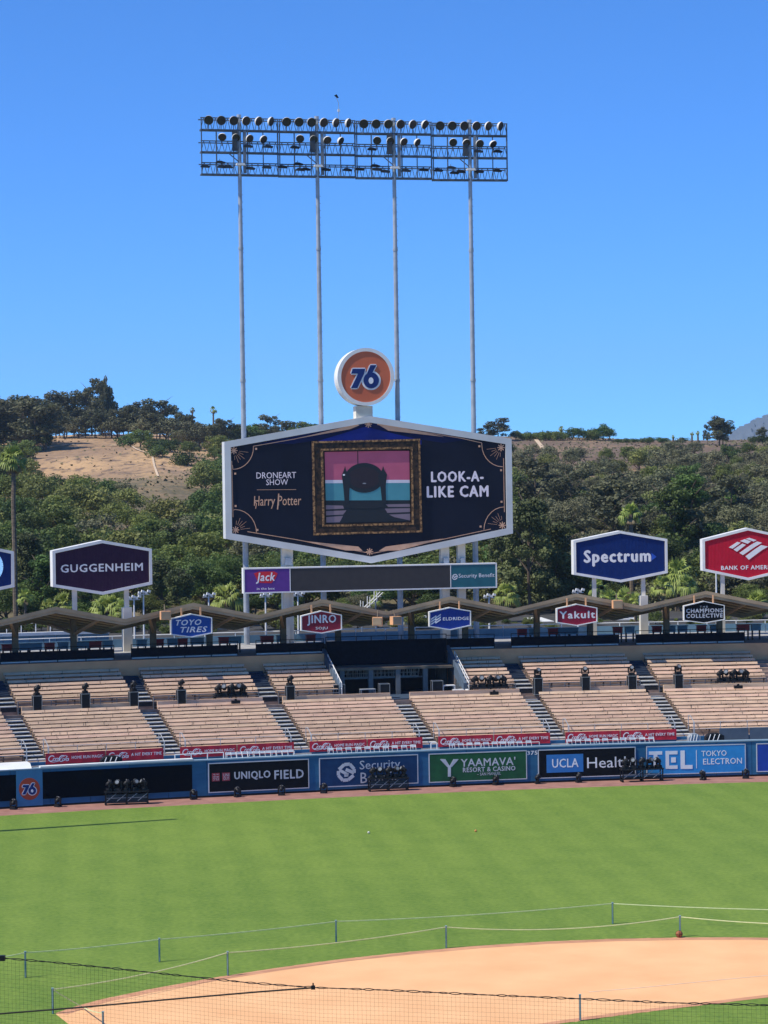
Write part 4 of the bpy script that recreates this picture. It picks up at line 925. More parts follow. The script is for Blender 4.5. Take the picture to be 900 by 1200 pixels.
x0, x1 = onplane(417.5, 480, M)[0], onplane(437, 480, M)[0]; MB().box(x0, x1, .1, 1.3, -.55, .75).build('stem', CREAM, ball)

# ribbon board
VRB = 29.4; M = frame(pick(434, 678, VRB)[0], VRB, CZ)
rb = thing('ribbon_board', 'long narrow dark ribbon board under the video board with purple left end', 'display board', M)
tl = onplane(285, 666.3, M); br = onplane(582.5, 691, M); bl = onplane(285, 693.5, M); tr = onplane(582.5, 659, M)
x0, x1, z0, z1 = tl[0], br[0], (bl[1]+br[1])/2, (tl[1]+tr[1])/2
MB().box(x0, x1, .02, .9, z0, z1).build('casing', WHITE, rb); fw = .10
for bx in ((x0, x1, z1-fw, z1), (x0, x1, z0, z0+fw), (x0, x0+fw, z0+fw, z1-fw), (x1-fw, x1, z0+fw, z1-fw)): MB().box(bx[0], bx[1], -.05, .019, bx[2], bx[3]).build('frame_side', WHITE, rb)
xa = onplane(339.5, 679, M)[0]; xb = onplane(528.5, 676, M)[0]
for xx0, xx1, m in ((x0+fw, xa, mat('purple_panel', (.115, .035, .26), (.10, .03, .23), 2, .5)), (xa+.06, xb-.06, mat('unlit_led_grey', (.045, .042, .042), (.038, .036, .036), 2, .6)), (xb, x1-fw, mat('teal_panel', (.018, .13, .16), (.015, .11, .14), 2, .5))):
    MB().box(xx0, xx1, -.02, .018, z0+fw, z1-fw).build('screen', m, rb)
for xx in (xa, xb-.06): MB().box(xx, xx+.06, -.04, .018, z0+fw, z1-fw).build('divider', WHITE, rb)
R_ = (rb, M, -.02)
MB().prism(ppoly([(297.5, 672), (303, 670), (321, 669.5), (325.5, 672), (323, 678), (318, 683.5), (303, 683)], M, -.02), -.032, -.021).build('red_patch', mat('red_patch_paint', (.60, .02, .04), (.55, .018, .035), 2, .5), rb)
T('Jack', 300, 322.5, 671, 684, (rb, M, -.033), LETTER, bold=.03, shear=.2); T('in the box', 301, 322, 688.3, 691.2, R_, LETTER, bold=.02)
T('Security Benefit', 537.5, 579.5, 672, 678, R_, LETTER, bold=.0); sblogo(R_, 533, 676, 3.6, LETTER)
for x in (338, 524): xx = onplane(x, 679, M)[0]; MB().box(xx-.2, xx+.2, .9, 1.3, 0, z1-.2).build('support_column', CREAM, rb)

# ============================================================ LIGHT TOWERS
def tower(i, pxL, pxR, yTL, yTR, ptop, pbot, lab):
    VT = 32.0; a_ = pick(pbot[0], pbot[1], VT)[0]; M = frame(a_, VT, CZ)
    t = thing('light_tower', lab, 'light tower', M, 'four tall floodlight masts')
    xp = 0.0
    def X(px, py): return onplane(px, py, M)[0]
    def Z(px, py): return onplane(px, py, M)[1]
    xm = (pxL+pxR)/2; dy = (yTL+yTR)/2-138.5       # how far this rack sits below the first
    zz = lambda y: Z(xm, y+dy)
    x0, x1 = X(pxL, 170+dy), X(pxR, 170+dy)
    zt = zz(138.5); zb = zz(204.5)
    xpole = X(ptop[0], ptop[1]); 
    # pole in three tapering lengths with collars
    segs_ = np.linspace(0, zt+.2, 5); rr = [.23, .21, .19, .165, .14]
    for q in range(4):
        MB().tube((xpole, 0, segs_[q]), (xpole, 0, segs_[q+1]), rr[q], 12, rr[q+1]).build('pole', STEEL, t); MB().tube((xpole, 0, segs_[q+1]-.1), (xpole, 0, segs_[q+1]+.1), rr[q+1]+.04, 12).build('collar', STEEL, t)
    g = MB()
    for k in range(60): z = 2+k*(zb-3)/60; g.box(xpole+.12, xpole+.24, -.02, .0, z, z+.03)
    g.build('climbing_pegs', RIGST, t, kind='stuff')
    D = 1.0
    for (ya, yb_) in ((138.5, 152.5), (165.5, 178.5), (191, 204.5)):
        za, zb_ = zz(ya), zz(yb_)
        for y_ in (-.1, D): MB().box(x0, x1, y_-.035, y_+.035, za-.04, za+.04).build('truss_chord', RIGST, t)
        MB().box(x0, x1, -.14, .45, zb_-.06, zb_+.06).build('catwalk', RIGST, t)
        nz = 13; w_ = (x1-x0)/nz
        g = MB()
        for q in range(nz):
            xa_ = x0+q*w_; xb_ = xa_+w_
            g.tube((xa_+.04, -.1, zb_+.06), (xa_+w_/2, -.1, za), .028, 4, cap=False); g.tube((xa_+w_/2, -.1, za), (xb_-.04, -.1, zb_+.06), .028, 4, cap=False)
        g.build('zigzag_bracing', RIGST, t)
    for fx, r_ in ((0, .04), (.2, .045), (.42, .03), (.6, .045), (.8, .035), (1.0, .05)):
        xx = x0+(x1-x0)*fx+(.06 if fx == 0 else 0)-(.06 if fx == 1 else 0); MB().box(xx-r_, xx+r_, -.16, -.08, zb, zt if fx in (0, 1.0) else zz(152.5)).build('upright', RIGST, t)
    MB().box(xpole-.6, xpole-.2, -.35, -.17, zz(177), zz(153)).build('ballast_box', mat('ballast_dark', (.06, .07, .085), (.04, .05, .06), 3, .6), t); MB().box(xpole+.25, xpole+.5, -.3, -.17, zz(203), zz(153)).build('ballast_box', mat('ballast_grey', (.20, .23, .27), (.15, .175, .21), 3, .6), t)
    MB().tube((xpole-1.0, -.1, zz(178)), (xpole+.05, -.1, zz(191)), .045, 5).build('brace', RIGST, t)
    def lamp(x, z, az, tilt, r=.37):
        Mx = Matrix.Translation((x, -.35, z)) @ Matrix.Rotation(az, 4, 'Z') @ Matrix.Rotation(tilt, 4, 'X')
        n = 18; g = MB(); prof = [(-.0, r), (.10, r*.98), (.22, r*.72), (.30, r*.35), (.34, .02)]
        for (y_, rr_) in prof:
            for q in range(n): g.v.append(tuple(Mx @ Vector((rr_*math.cos(2*math.pi*q/n), y_, rr_*math.sin(2*math.pi*q/n)))))
        for s_ in range(len(prof)-1):
            for q in range(n): g.f.append((s_*n+q, s_*n+(q+1) % n, (s_+1)*n+(q+1) % n, (s_+1)*n+q))
        o = g.build('floodlight', WHITE, t, smooth=True)
        g = MB(); g.v = [tuple(Mx @ Vector(((r-.03)*math.cos(2*math.pi*q/n), -.012, (r-.03)*math.sin(2*math.pi*q/n)))) for q in range(n)]; g.f = [tuple(range(n))]; g.build('lamp_face', GLASSD, o)
        MB().tube((x, -.25, z-r*.7), (x, -.12, z-r-.32), .04, 4).build('lamp_bracket', RIGST, o)
    n6 = 6
    for q in range(n6):
        f_ = (q+.62)/6.2 ; xx = x0+(x1-x0)*f_; az = (-.15, -.05, .1, .35, .6, .85)[q]+random.uniform(-.1, .1)+ (0 if i else 0)
        lamp(xx, zz(142), az, random.uniform(.25, .45))
    for q in range(4): 
        if i == 3 and q == 0: pass
        xx = x0+(x1-x0)*(.27+.178*q); lamp(xx, zz(161.5+q*.6), (-.1, .1, .3, .6)[q]+random.uniform(-.15, .15), random.uniform(.3, .7), .33)
    def flat(x, z):
        o = MB().prism([(-.34+x, z-.06), (.34+x, z-.1), (.40+x, z+.02), (.1+x, z+.12), (-.2+x, z+.14), (-.36+x, z+.04)], -.45, -.2).build('flat_floodlight', random.choice((BLACK, BLACK, GLASSD)), t); MB().tube((x, -.2, z), (x, -.1, z+.3), .03, 4).build('lamp_bracket', RIGST, o)
    for f_ in (.06, .26, .36, .62, .86): flat(x0+(x1-x0)*(f_+random.uniform(-.03, .03)), zz(196+random.uniform(-2, 2)))
    for f_ in (.60, .86) if i in (0, 3) else (.2,): flat(x0+(x1-x0)*f_, zz(171.5))
    flat(x0+(x1-x0)*.24, zz(191)); MB().prism([(xpole-.35, zz(194)), (xpole+.4, zz(194)), (xpole+.3, zz(191.5)), (xpole-.3, zz(191.5))], -.5, -.2).build('white_fixture', WHITE, t)
    if i == 1:
        xx = X(397, 135); MB().path([(xx, 0, zt), (xx, 0, Z(397, 121)), (xx-.25, 0, Z(394, 111))], .022, 5).build('weather_mast', STEEL, t); MB().box(xx-.08, xx+.08, -.08, .08, Z(397, 131), Z(397, 128)).build('sensor', WHITE, t); MB().prism([(xx-.35, Z(394, 112)), (xx-.15, Z(394, 110.5)), (xx+.02, Z(396, 114.5)), (xx-.1, Z(396, 115))], -.03, .03).build('wind_vane', BLACK, t)
    return t
tower(0, 235, 326, 138, 140, (281, 205), (289, 762), 'leftmost floodlight mast with round lamps on three catwalks')
tower(1, 326.5, 416.5, 140, 141.8, (372, 207), (379, 762), 'second floodlight mast from the left, thin weather vane on top')
tower(2, 417, 506, 142, 143.8, (462, 209), (470, 760), 'third floodlight mast from the left, right of the round orange sign')
tower(3, 506.5, 594.5, 144, 146, (551, 211), (560, 758), 'rightmost floodlight mast with round lamps on three catwalks')

# small lamp posts beyond the canopy
for x, yt, lab in ((244.5, 697, 'small white lamp post with clustered heads left of the first mast'), (311, 697, 'small white lamp post with clustered heads right of the first mast'), (349, 696, 'small white lamp post beside the left board column'), (573, 698, 'small white lamp post with clustered heads right of the last mast'), (677, 692, 'small white lamp post with clustered heads above the crimson sign'), (157, 700, 'thin white lamp post right of the purple sign post'), (168, 694, 'thin pale lamp post behind the roof right of the purple sign'), (839, 655, 'thin pale lamp post left of the red flag sign post')):
    a_ = pick(x, yt, 45)[0]; M = frame(a_, 45, 7.35); h = onplane(x, yt, M)[1]; t = thing('lamp_post', lab, 'lamp post', M)
    MB().tube((0, 0, 0), (0, 0, h), .09, 6, .06).build('pole', WHITE, t)
    for q in range(4): MB().prism([(-.45+.26*q, h-.1+.12*(q % 2)), (-.22+.26*q, h-.18+.12*(q % 2)), (-.18+.26*q, h+.02+.12*(q % 2)), (-.4+.26*q, h+.08+.12*(q % 2))], -.15, .15).build('lamp_head', WHITE, t)
    MB().box(-.5, .5, -.03, .03, h-.22, h-.16).build('cross_arm', WHITE, t)
# white-railed stairs visible under the ribbon board
M = frame(pick(436, 715, 40)[0], 40, CZ); t = thing('service_stairs', 'white railed service stairs behind the roof below the ribbon board', 'stairs', M)
for y_ in (-.6, .6):
    for pts in ([(436-18, 722), (447, 694)], [(424, 716), (424, 704)], [(432, 711), (432, 699)], [(440, 705), (440, 693)]):
        P = ppoly(pts, M); MB().tube((P[0][0], y_, P[0][1]), (P[1][0], y_, P[1][1]), .04, 5).build('rail', WHITE, t)
for k in range(7): x, z = onplane(419+4.2*k, 724-4.1*k, M); MB().box(x-.14, x+.14, -.6, .6, z, z+.05).build('step', GREYC, t)
for q in (0, 1): x, z = onplane(424+16*q, 716-14*q, M); MB().box(x-.06, x+.06, -.05, .05, 0, z).build('leg', STEEL, t)

# low buildings and a long blue wall seen under the roof
def lowb(x0, x1, y0, v, lab, m, roofm, name='low_building', ht=None, win=True):
    a0 = pick(x0, 745, v)[0]; a1 = pick(x1, 745, v)[0]; M = frame((a0+a1)/2, v, 7.35); h = onplane((x0+x1)/2, y0, M)[1]; w_ = (a1-a0)/2; t = thing(name, lab, 'building', M)
    MB().box(-w_, w_, 0, 6, 0, h-.15).build('wall', m, t); MB().box(-w_-.25, w_+.25, -.3, 6.3, h-.15, h).build('roof', roofm, t)
    if win:
        n = max(1, int(w_*2/2.2))
        for k in range(n): xx = -w_+1.1+2.2*k; MB().box(xx-.4, xx+.4, -.03, .02, h*.4, h*.8).build('window', BLACK, t)
OFFW = mat('off_white_wall', (.62, .60, .55), (.54, .52, .47), .7, .8)
lowb(240, 272, 727, 55, 'low white building beyond the blue tyre sign', OFFW, WHITE); lowb(402, 414, 716, 55, 'narrow white building left of the third mast', OFFW, WHITE)
lowb(470, 500, 722, 55, 'low white building between the third mast and the ELDRIDGE sign', OFFW, WHITE); lowb(630, 648, 728, 55, 'low white building left of the crimson sign', OFFW, WHITE)
lowb(716, 748, 725, 55, 'low white building below the dark blue Spectrum sign', OFFW, WHITE)
bl_ = thing('blue_wall', 'long pale blue wall with white railing beyond the roof at left', 'wall', W(pick(60, 745, 40)[0], 40, 7.35))
a0, a1 = pick(-60, 745, 40)[0], pick(128, 745, 40)[0]; h0 = pick(60, 740.5, 40)[1]
nn = 12
for k in range(nn): MB().slab(a0+(a1-a0)*k/nn+.02, a0+(a1-a0)*(k+1)/nn-.02, 40, 40.3, 7.36, h0-.25).build('wall_panel', BB, bl_, True)
MB().slab(a0, a1, 39.9, 40.4, h0-.25, h0).build('coping', WHITE, bl_, True)
for k in range(9): a_ = a0+(a1-a0)*k/11; MB().tube(W(a_, 40.6, h0), W(a_, 40.6, h0+.75), .04, 5).build('post', WHITE, bl_, True)
MB().path([W(a0+(a1-a0)*k/11, 40.6, h0+.72) for k in range(9)], .04, 5).build('rail', WHITE, bl_, True)
#@@PROPS
# ============================================================ SHOW LIGHTS, CASES
def make_head():
    t = thing('moving_light', '', 'stage light'); m = BLACK
    MB().prism([(-.20, 0), (.20, 0), (.20, .11), (.15, .17), (-.15, .17), (-.20, .11)], -.16, .16).build('base', m, t)
    g = MB()
    for s_ in (-1, 1): g.prism([(s_*.17, .15), (s_*.25, .18), (s_*.25, .52), (s_*.19, .56), (s_*.16, .50)], -.05, .05)
    g.box(-.2, .2, -.05, .05, .165, .20); g.build('yoke', m, t)
    h = MB(); n = 12; Mx = Matrix.Translation((0, 0, .43)) @ Matrix.Rotation(math.radians(-28), 4, 'X')
    for y_, r in ((-.22, .13), (-.20, .155), (-.05, .15), (.08, .13), (.18, .08), (.20, .01)):
        for q in range(n): h.v.append(tuple(Mx @ Vector((r*math.cos(2*math.pi*q/n), y_, r*math.sin(2*math.pi*q/n)))))
    for s_ in range(5):
        for q in range(n): h.f.append((s_*n+q, s_*n+(q+1) % n, (s_+1)*n+(q+1) % n, (s_+1)*n+q))
    o = h.build('lamp_head', m, t, smooth=True)
    l = MB(); l.v = [tuple(Mx @ Vector((.115*math.cos(2*math.pi*q/n), -.222, .115*math.sin(2*math.pi*q/n)))) for q in range(n)]; l.f = [tuple(range(n))]; l.build('lens', LENS, o)
    for s_ in (-1, 1): MB().tube((s_*.12, .0, .60), (s_*.02, .0, .66), .015, 4).build('handle', CASE, t)
    return t
head = make_head()
NN = nth + NT_[14:]
fl = [(16, 948.5), (68, 945.5), (227, 937), (278.5, 934), (330, 932), (379.5, 929.5), (531, 922), (581, 920), (630, 918.5), (678, 917), (824, 914), (874, 912.3)]
for k, (x, y) in enumerate(fl):
    p = ground(x, y); M = Matrix.Translation(p) @ Matrix.Rotation(random.choice((2.0, 2.6, -2.4, 1.7, 3.0))+random.uniform(-.3, .3), 4, 'Z')
    instance(head, 'moving_light', M, 'black moving light standing on the warning track, %s from the left' % NN[k], 'stage light', 'black moving lights')
def rack(M, w_, h, lab, name='equipment_rack', cases=False):
    t = thing(name, lab, 'light rack', M)
    for sx_ in (-w_/2, 0, w_/2):
        for sy_ in (-.3, .3): MB().box(sx_-.035, sx_+.035, sy_-.035, sy_+.035, .06, h).build('leg', BLACK, t)
        MB().tube((sx_, -.3, .07), (sx_, .3, .07), .07, 8).build('castor', BLACK, t)
    MB().box(-w_/2-.08, w_/2+.08, -.36, .36, h, h+.07).build('top', BLACK, t)
    for z in (.2, h*.55):
        for sy_ in (-.3, .3): MB().box(-w_/2, w_/2, sy_-.025, sy_+.025, z, z+.05).build('rail', BLACK if z < .3 else RIGST, t)
    for k in range(4): MB().tube((-w_/2+w_*k/4, -.31, .22), (-w_/2+w_*(k+1)/4, -.31, h*.55+.3), .018, 4).build('brace', STEEL, t)
    if cases:
        for s_ in (-1, 1): MB().box(s_*w_/4-w_/4+.06, s_*w_/4+w_/4-.06, -.26, .26, .12, h-.12).build('panel', mat('dark_blue_case', (.02, .035, .05), (.012, .022, .034), 3, .4), t)
    return t
def rack_heads(M, w_, h, where, tall=1.0):
    for k in range(5):
        x = -w_/2+.22+(w_-.44)*k/4; side = k % 2
        Mk = M @ Matrix.Translation((x, 0, h+.07)) @ Matrix.Rotation((1.5, -.3, 1.7, .35, -1.4)[k]+random.uniform(-.15, .15), 4, 'Z') @ Matrix.Scale(1.12*tall, 4)
        instance(head, 'moving_light', Mk, '%s moving light from the left on the rack %s' % (('first', 'second', 'third', 'fourth', 'fifth')[k], where), 'stage light', 'black moving lights')
for x0, x1, y, wh, cs in ((122, 175, 942.5, 'by the dark screen', True), (431, 479, 926.5, 'by the navy panel', True), (727, 777, 915.5, 'by the bright blue panel', False)):
    a0 = ground(x0, y+.9); a1 = ground(x1, y-.9); p = (a0+a1)/2; w_ = (a1-a0).length-.2; ang = math.atan2(a1.y-a0.y, a1.x-a0.x)
    M = Matrix.Translation(p) @ Matrix.Rotation(ang, 4, 'Z'); rack(M, w_, .78, 'black wheeled rack on the warning track '+wh, cases=cs); rack_heads(M, w_, .78, wh)
for x0, x1, wh in ((249, 292, 'in the left benches'), (550, 597, 'by the white railing'), (838, 881, 'in the right benches')):
    a0 = pick(x0, 810, 12.9)[0]; a1 = pick(x1, 810, 12.9)[0]; M = frame((a0+a1)/2, 12.95, 4.63); w_ = a1-a0-.1
    rack(M, w_, .62, 'low black rack of stage lights '+wh); rack_heads(M, w_, .62, wh, 1.15)
    a_ = (a0+a1)/2+.1; t = thing('power_box', 'small black power box on the benches under the rack '+wh, 'power box', frame(a_, 11.8, 4.85)); MB().box(-.3, .3, -.15, .15, 0, .22).build('box', BLACK, t); MB().prism([(-.1, .22), (.1, .22), (.06, .34), (-.06, .34)], -.03, .03).build('handle', BLACK, t)
def case(a_, v, z, h, w_, lab, front=BLACK):
    M = frame(a_, v, z); t = thing('flight_case', lab, 'flight case', M)
    MB().box(-w_/2+.03, w_/2-.03, -.29, .29, .10, h-.03).build('body', front, t); e = .035
    for sx_ in (-w_/2, w_/2-e):
        for sy_ in (-.31, .31-e): MB().box(sx_, sx_+e, sy_, sy_+e, .08, h).build('edge', CASE, t)
    for z_ in (.08, h-e):
        for sy_ in (-.312, .312-e): MB().box(-w_/2+e, w_/2-e, sy_, sy_+e, z_, z_+e).build('edge', CASE, t)
        for sx_ in (-w_/2+.002, w_/2-e-.002): MB().box(sx_, sx_+e, -.31+e, .31-e, z_, z_+e).build('edge', CASE, t)
    for sx_ in (-.2, .2): MB().tube((sx_, -.22, .04), (sx_, .22, .04), .04, 6).build('castor', BLACK, t)
    return M
CW = ['first', 'second', 'third', 'fourth', 'fifth', 'sixth', 'seventh', 'eighth', 'ninth']
CX = [(43.5, 829), (100, 827), (156.5, 825), (212.5, 822), (340, 816), (630.5, 809), (686, 804), (740.5, 804), (795, 803)]
for k, (x, y) in enumerate(CX):
    a_ = pick(x, y, 12.5)[0]; M = case(a_, 12.55, 4.63, 1.27, .62, 'tall black flight case with pale edges among the benches, %s from the left' % CW[k])
    Mk = M @ Matrix.Translation((0, 0, 1.275)) @ Matrix.Rotation(random.uniform(-.4, .4) + (1.5 if k < 5 else .2), 4, 'Z') @ Matrix.Scale(1.12, 4)
    instance(head, 'moving_light', Mk, 'black moving light standing on the %s flight case from the left among the benches' % CW[k], 'stage light', 'black moving lights')
for x, w_, h, lab in ((396.5, .85, 1.1, 'black flight case at the left end of the sunken bar'), (450, .75, 1.05, 'black flight case in the middle of the sunken bar opening'), (512, .8, 1.15, 'black flight case at the right end of the sunken bar')):
    case(pick(x, 805, 14.6)[0], 14.6, 4.6, h, w_, lab)
for k, (x, w_, h) in enumerate(((430.5, 1.1, .62), (524, .9, .75), (534, .8, .45))):
    a_ = pick(x, 800, 15.0)[0]; t = thing('low_table', ['low steel framed table left of the middle case in the sunken bar', 'white framed table beside the white sloping railing', 'small white framed table at the foot of the white sloping railing'][k], 'table', frame(a_, 15.0-.4*k, 4.6))
    MB().box(-w_/2, w_/2, -.3, .3, h, h+.05).build('top', STEEL if k == 0 else WHITE, t)
    for sx_ in (-1, 1):
        for sy_ in (-1, 1): MB().box(sx_*w_*.46-.025, sx_*w_*.46+.025, sy_*.26-.025, sy_*.26+.025, 0, h).build('leg', STEEL if k == 0 else WHITE, t)
    MB().box(-w_*.46, w_*.46, -.28, -.24, .15, .2).build('rail', STEEL, t)
for k, x in enumerate((658, 712, 722, 748, 757, 775, 783, 870, 889)):  # small floor wedges in the cross aisle
    a_ = pick(x, 805, 13.2)[0]; t = thing('floor_wedge', 'small black floor light in the cross aisle, %s from the left' % CW[k], 'stage light', frame(a_, 13.0, 4.45), 'small black floor lights in the cross aisle')
    MB().prism([(-.2, 0), (.2, 0), (.16, .22), (.02, .34), (-.1, .26)], -.15, .15).build('housing', BLACK, t)

# ============================================================ FIELD: STAKES, ROPES, BALLS
def stake(x, yt, yb, lab):
    p = ground(x, yb); z = 1.0; d = ray(x, yt); tt = p.y/d.y; z = EYE+d.z*tt
    t = thing('rope_stake', lab, 'stake', Matrix.Translation(p), 'stakes of the rope fences')
    g = MB().box(-.035, .035, -.03, .03, 0, z); g.build('post', STAKE, t)
    MB().box(-.012, .012, -.055, -.031, .02, z-.02).build('edge_strip', mat('pale_stake_edge', (.30, .42, .44), (.24, .35, .37), 6, .5), t); MB().box(-.045, .045, -.04, .04, z, z+.03).build('cap', mat('pale_stake_edge', (.3, .42, .44)), t)
    return p + Vector((0, 0, z-.03))
fr = [(-60, 1176, 1206), (62, 1158.5, 1188), (267, 1115.5, 1143.5), (523, 1085.5, 1111), (797, 1073.5, 1098), (1010, 1083, 1108)]
bk = [(-110, 1132, 1162), (30, 1115.5, 1145.5), (187, 1100, 1127), (394, 1079, 1104.5), (718, 1058, 1082.5), (1040, 1066, 1091)]
nr = [(121, 1186, 1214), (680, 1166, 1196), (980, 1150, 1178)]
def rope(P, Qp, sag, lab):
    g = MB(); L_ = []
    for k in range(15):
        t = k/14; q = P.lerp(Qp, t); q = q+Vector((0, 0, -sag*4*t*(1-t))); L_.append(q)
    o = thing('fence_rope', lab, 'rope', Matrix.Translation(L_[0])); MB().path(L_, .022, 4).build('cord', ROPE, o, True)
lf = [stake(x, a, b_, 'teal stake of the front rope fence, %s' % s) for (x, a, b_), s in zip(fr, ('beyond the left edge', 'at the tip of the infield dirt', 'second from the left in the frame', 'third, at the middle of the dirt edge', 'fourth, with a brown ball at its foot', 'beyond the right edge'))]
lb = [stake(x, a, b_, 'teal stake of the rear rope fence, %s' % s) for (x, a, b_), s in zip(bk, ('beyond the left edge', 'leftmost in the frame', 'second from the left in the frame', 'third from the left in the frame', 'rightmost in the frame', 'beyond the right edge'))]
ln_ = [stake(x, a, b_, 'dark stake near the net, %s' % s) for (x, a, b_), s in zip(nr, ('left, on the dirt tip', 'right, on the near dirt edge', 'beyond the right edge'))]
for k in range(5): rope(lb[k], lb[k+1], (.12, .05, .05, .10, .10)[k], 'yellow white rope of the rear fence, span %s' % ('left of the first stake in the frame', 'from the first to the second stake', 'from the second to the third stake', 'from the third to the rightmost stake', 'running out of the right edge')[k])
for k in range(1, 5): rope(lf[k], lf[k+1], (.1, .16, .12, .30, .12)[k], 'yellow white rope of the front fence, span %s' % ('', 'from the dirt tip to the second stake', 'from the second to the third stake', 'from the third stake to the brown ball', 'running out of the right edge')[k])
rope(lf[1], ground(97, 1180, .1), .02, 'white guy rope slanting down from the stake at the dirt tip'); rope(ground(97, 1180, .1), ln_[0], .05, 'white guy rope along the dirt tip')
p = ground(795.5, 1098)+Vector((0, -.12, 0)); t = thing('basketball', 'brown ball resting against the stake on the far dirt edge', 'ball', Matrix.Translation(p))
import bmesh
bm = bmesh.new(); bmesh.ops.create_icosphere(bm, subdivisions=3, radius=.15); me = bpy.data.meshes.new('ball'); bmesh.ops.translate(bm, verts=bm.verts, vec=(0, 0, .15)); bm.to_mesh(me); bm.free(); me.materials.append(mat('brown_leather', (.36, .13, .05), (.20, .07, .03), 12, .6, bump=.4)); link('shell', me, t)
g = MB()
for ax in range(3):
    pts = []
    for q in range(25):
        c_, s_ = .151*math.cos(q*math.pi/12), .151*math.sin(q*math.pi/12); pts.append(Vector(((c_, s_, 0), (0, c_, s_), (c_, 0, s_))[ax])+Vector((0, 0, .15)))
    g.path(pts, .008, 4)
g.build('seams', BLACK, t)
for x, y, lab in ((432, 977, 'tiny pale ball lying on the outfield grass left of centre'), (557.5, 975, 'tiny orange ball lying on the outfield grass right of centre')):
    t = thing('practice_ball', lab, 'ball', Matrix.Translation(ground(x, y))); bm = bmesh.new(); bmesh.ops.create_icosphere(bm, subdivisions=2, radius=.07); me = bpy.data.meshes.new('ball'); bmesh.ops.translate(bm, verts=bm.verts, vec=(0, 0, .07)); bm.to_mesh(me); bm.free(); me.materials.append(mat('pale_ball' if x < 500 else 'orange_ball', (.7, .7, .6) if x < 500 else (.7, .3, .1))); link('shell', me, t); g = MB(); g.path([(.071*math.cos(q*.52), .071*math.sin(q*.52), .07) for q in range(13)], .004, 4); g.build('seam', RED, t)

# pole added outside the frame at left to cast a shadow across the grass
p = ground(-170, 981.5) ; q_s = ground(205, 960)
hh = (q_s-p).length*math.tan(SUN_ELEV)
tdir = (q_s-p).normalized()
t = thing('shadow_pole', 'tall thin yellow pole beyond the left edge casting a line of shadow', 'pole', Matrix.Translation(q_s+Vector((SUNH.x, SUNH.y, 0))*(26/math.tan(SUN_ELEV)) if False else q_s + SUNH*(28/math.tan(SUN_ELEV)) ))
MB().tube((0, 0, 0), (0, 0, 28), .34, 10, .2).build('pole', mat('yellow_pole', (.75, .60, .10), (.65, .5, .08), 3, .5), t); MB().tube((0, 0, 0), (0, 0, .3), .5, 8).build('foot', GREYC, t)

# ============================================================ BACKSTOP NET NEAR THE CAMERA
def near(px, py, D):
    d = ray(px, py); return Vector((0, 0, EYE)) + d*(D/d.y)
def ND(px): return 27.5-px*.0026
net = thing('backstop_net', 'black mesh backstop net hanging from a twisted rope in the foreground', 'net', near(450, 1159, ND(450)))
rp_ = [(-420, 1084), (-200, 1102), (0, 1122.5), (60, 1127.5), (120, 1133.5), (200, 1142), (290, 1151.5), (368, 1157.3), (450, 1160.2), (560, 1165.5), (680, 1170.5), (780, 1175), (900, 1178), (1100, 1182), (1400, 1184)]
def rope_pt(px): return near(px, float(np.interp(px, [a for a, _ in rp_], [b_ for _, b_ in rp_])), ND(px))
for ph in (0, math.pi):
    pts = []
    for k in range(700):
        px = -420+1820*k/699; q = rope_pt(px); s_ = k*.62+ph+math.sin(k*.21)*.7; pts.append(q+Vector((0, math.cos(s_)*.006, math.sin(s_)*.006+.005*math.sin(k*.33+ph))))
    MB().path(pts, .0055, 4).build('rope', TWINE, net, True)
MB().path([near(-300, 1207, ND(-300)), near(0, 1188, ND(0)), near(100, 1180, ND(100)), near(200, 1171, ND(200)), near(300, 1162.5, ND(300)), near(366, 1157.5, ND(366))], .010, 5).build('cable', TWINE, net, True)
g = MB(); g.box(-.022, .022, -.02, .02, -.02, .02); g.box(-.008, .008, -.01, .01, .02, .05)
g.v = [tuple(Vector(q)+rope_pt(367)) for q in g.v]; g.build('knot', BLACK, net, True)
g = MB(); g.box(-.03, .03, -.03, .03, -.03, .03); g.v = [tuple(Vector(q)+rope_pt(3)) for q in g.v]; g.build('knot', BLACK, net, True)
g = MB(); CELL = .047
X0, X1 = rope_pt(-420).x, rope_pt(1400).x; nx = int((X1-X0)/CELL)
def at_x(x): 
    pxs = 450+FPX*x/26.; q = rope_pt(pxs)
    for _ in range(3): pxs += (x-q.x)*FPX/26; q = rope_pt(pxs)
    return q
tops = [at_x(X0+CELL*i) for i in range(nx+1)]
for i, q in enumerate(tops): 
    e = math.sin(i*.35)*.012
    g.path([q, (q.x+e, q.y, q.z-1.2), (q.x, q.y+.02, q.z-6), (q.x, q.y, 0.02)], .0009, 3)
step = 24; idx = list(range(0, nx+1, 6))
for r_ in range(1, int(14.2/CELL)):
    if r_ < 90: pl = [Vector((tops[i].x, tops[i].y, tops[i].z-r_*CELL+.004*math.sin(i*.9+r_))) for i in idx]
    else: pl = [Vector((tops[i].x, tops[i].y, tops[i].z-r_*CELL)) for i in (0, nx//3, 2*nx//3, nx)]
    g.path(pl, .0009, 3)
g.build('netting', TWINE, net, True, kind='stuff')
for x_ in (X0, X1): q = at_x(x_); MB().tube((x_, q.y, 0), (x_, q.y, q.z+.3), .12, 10).build('post', STEEL, net, True)

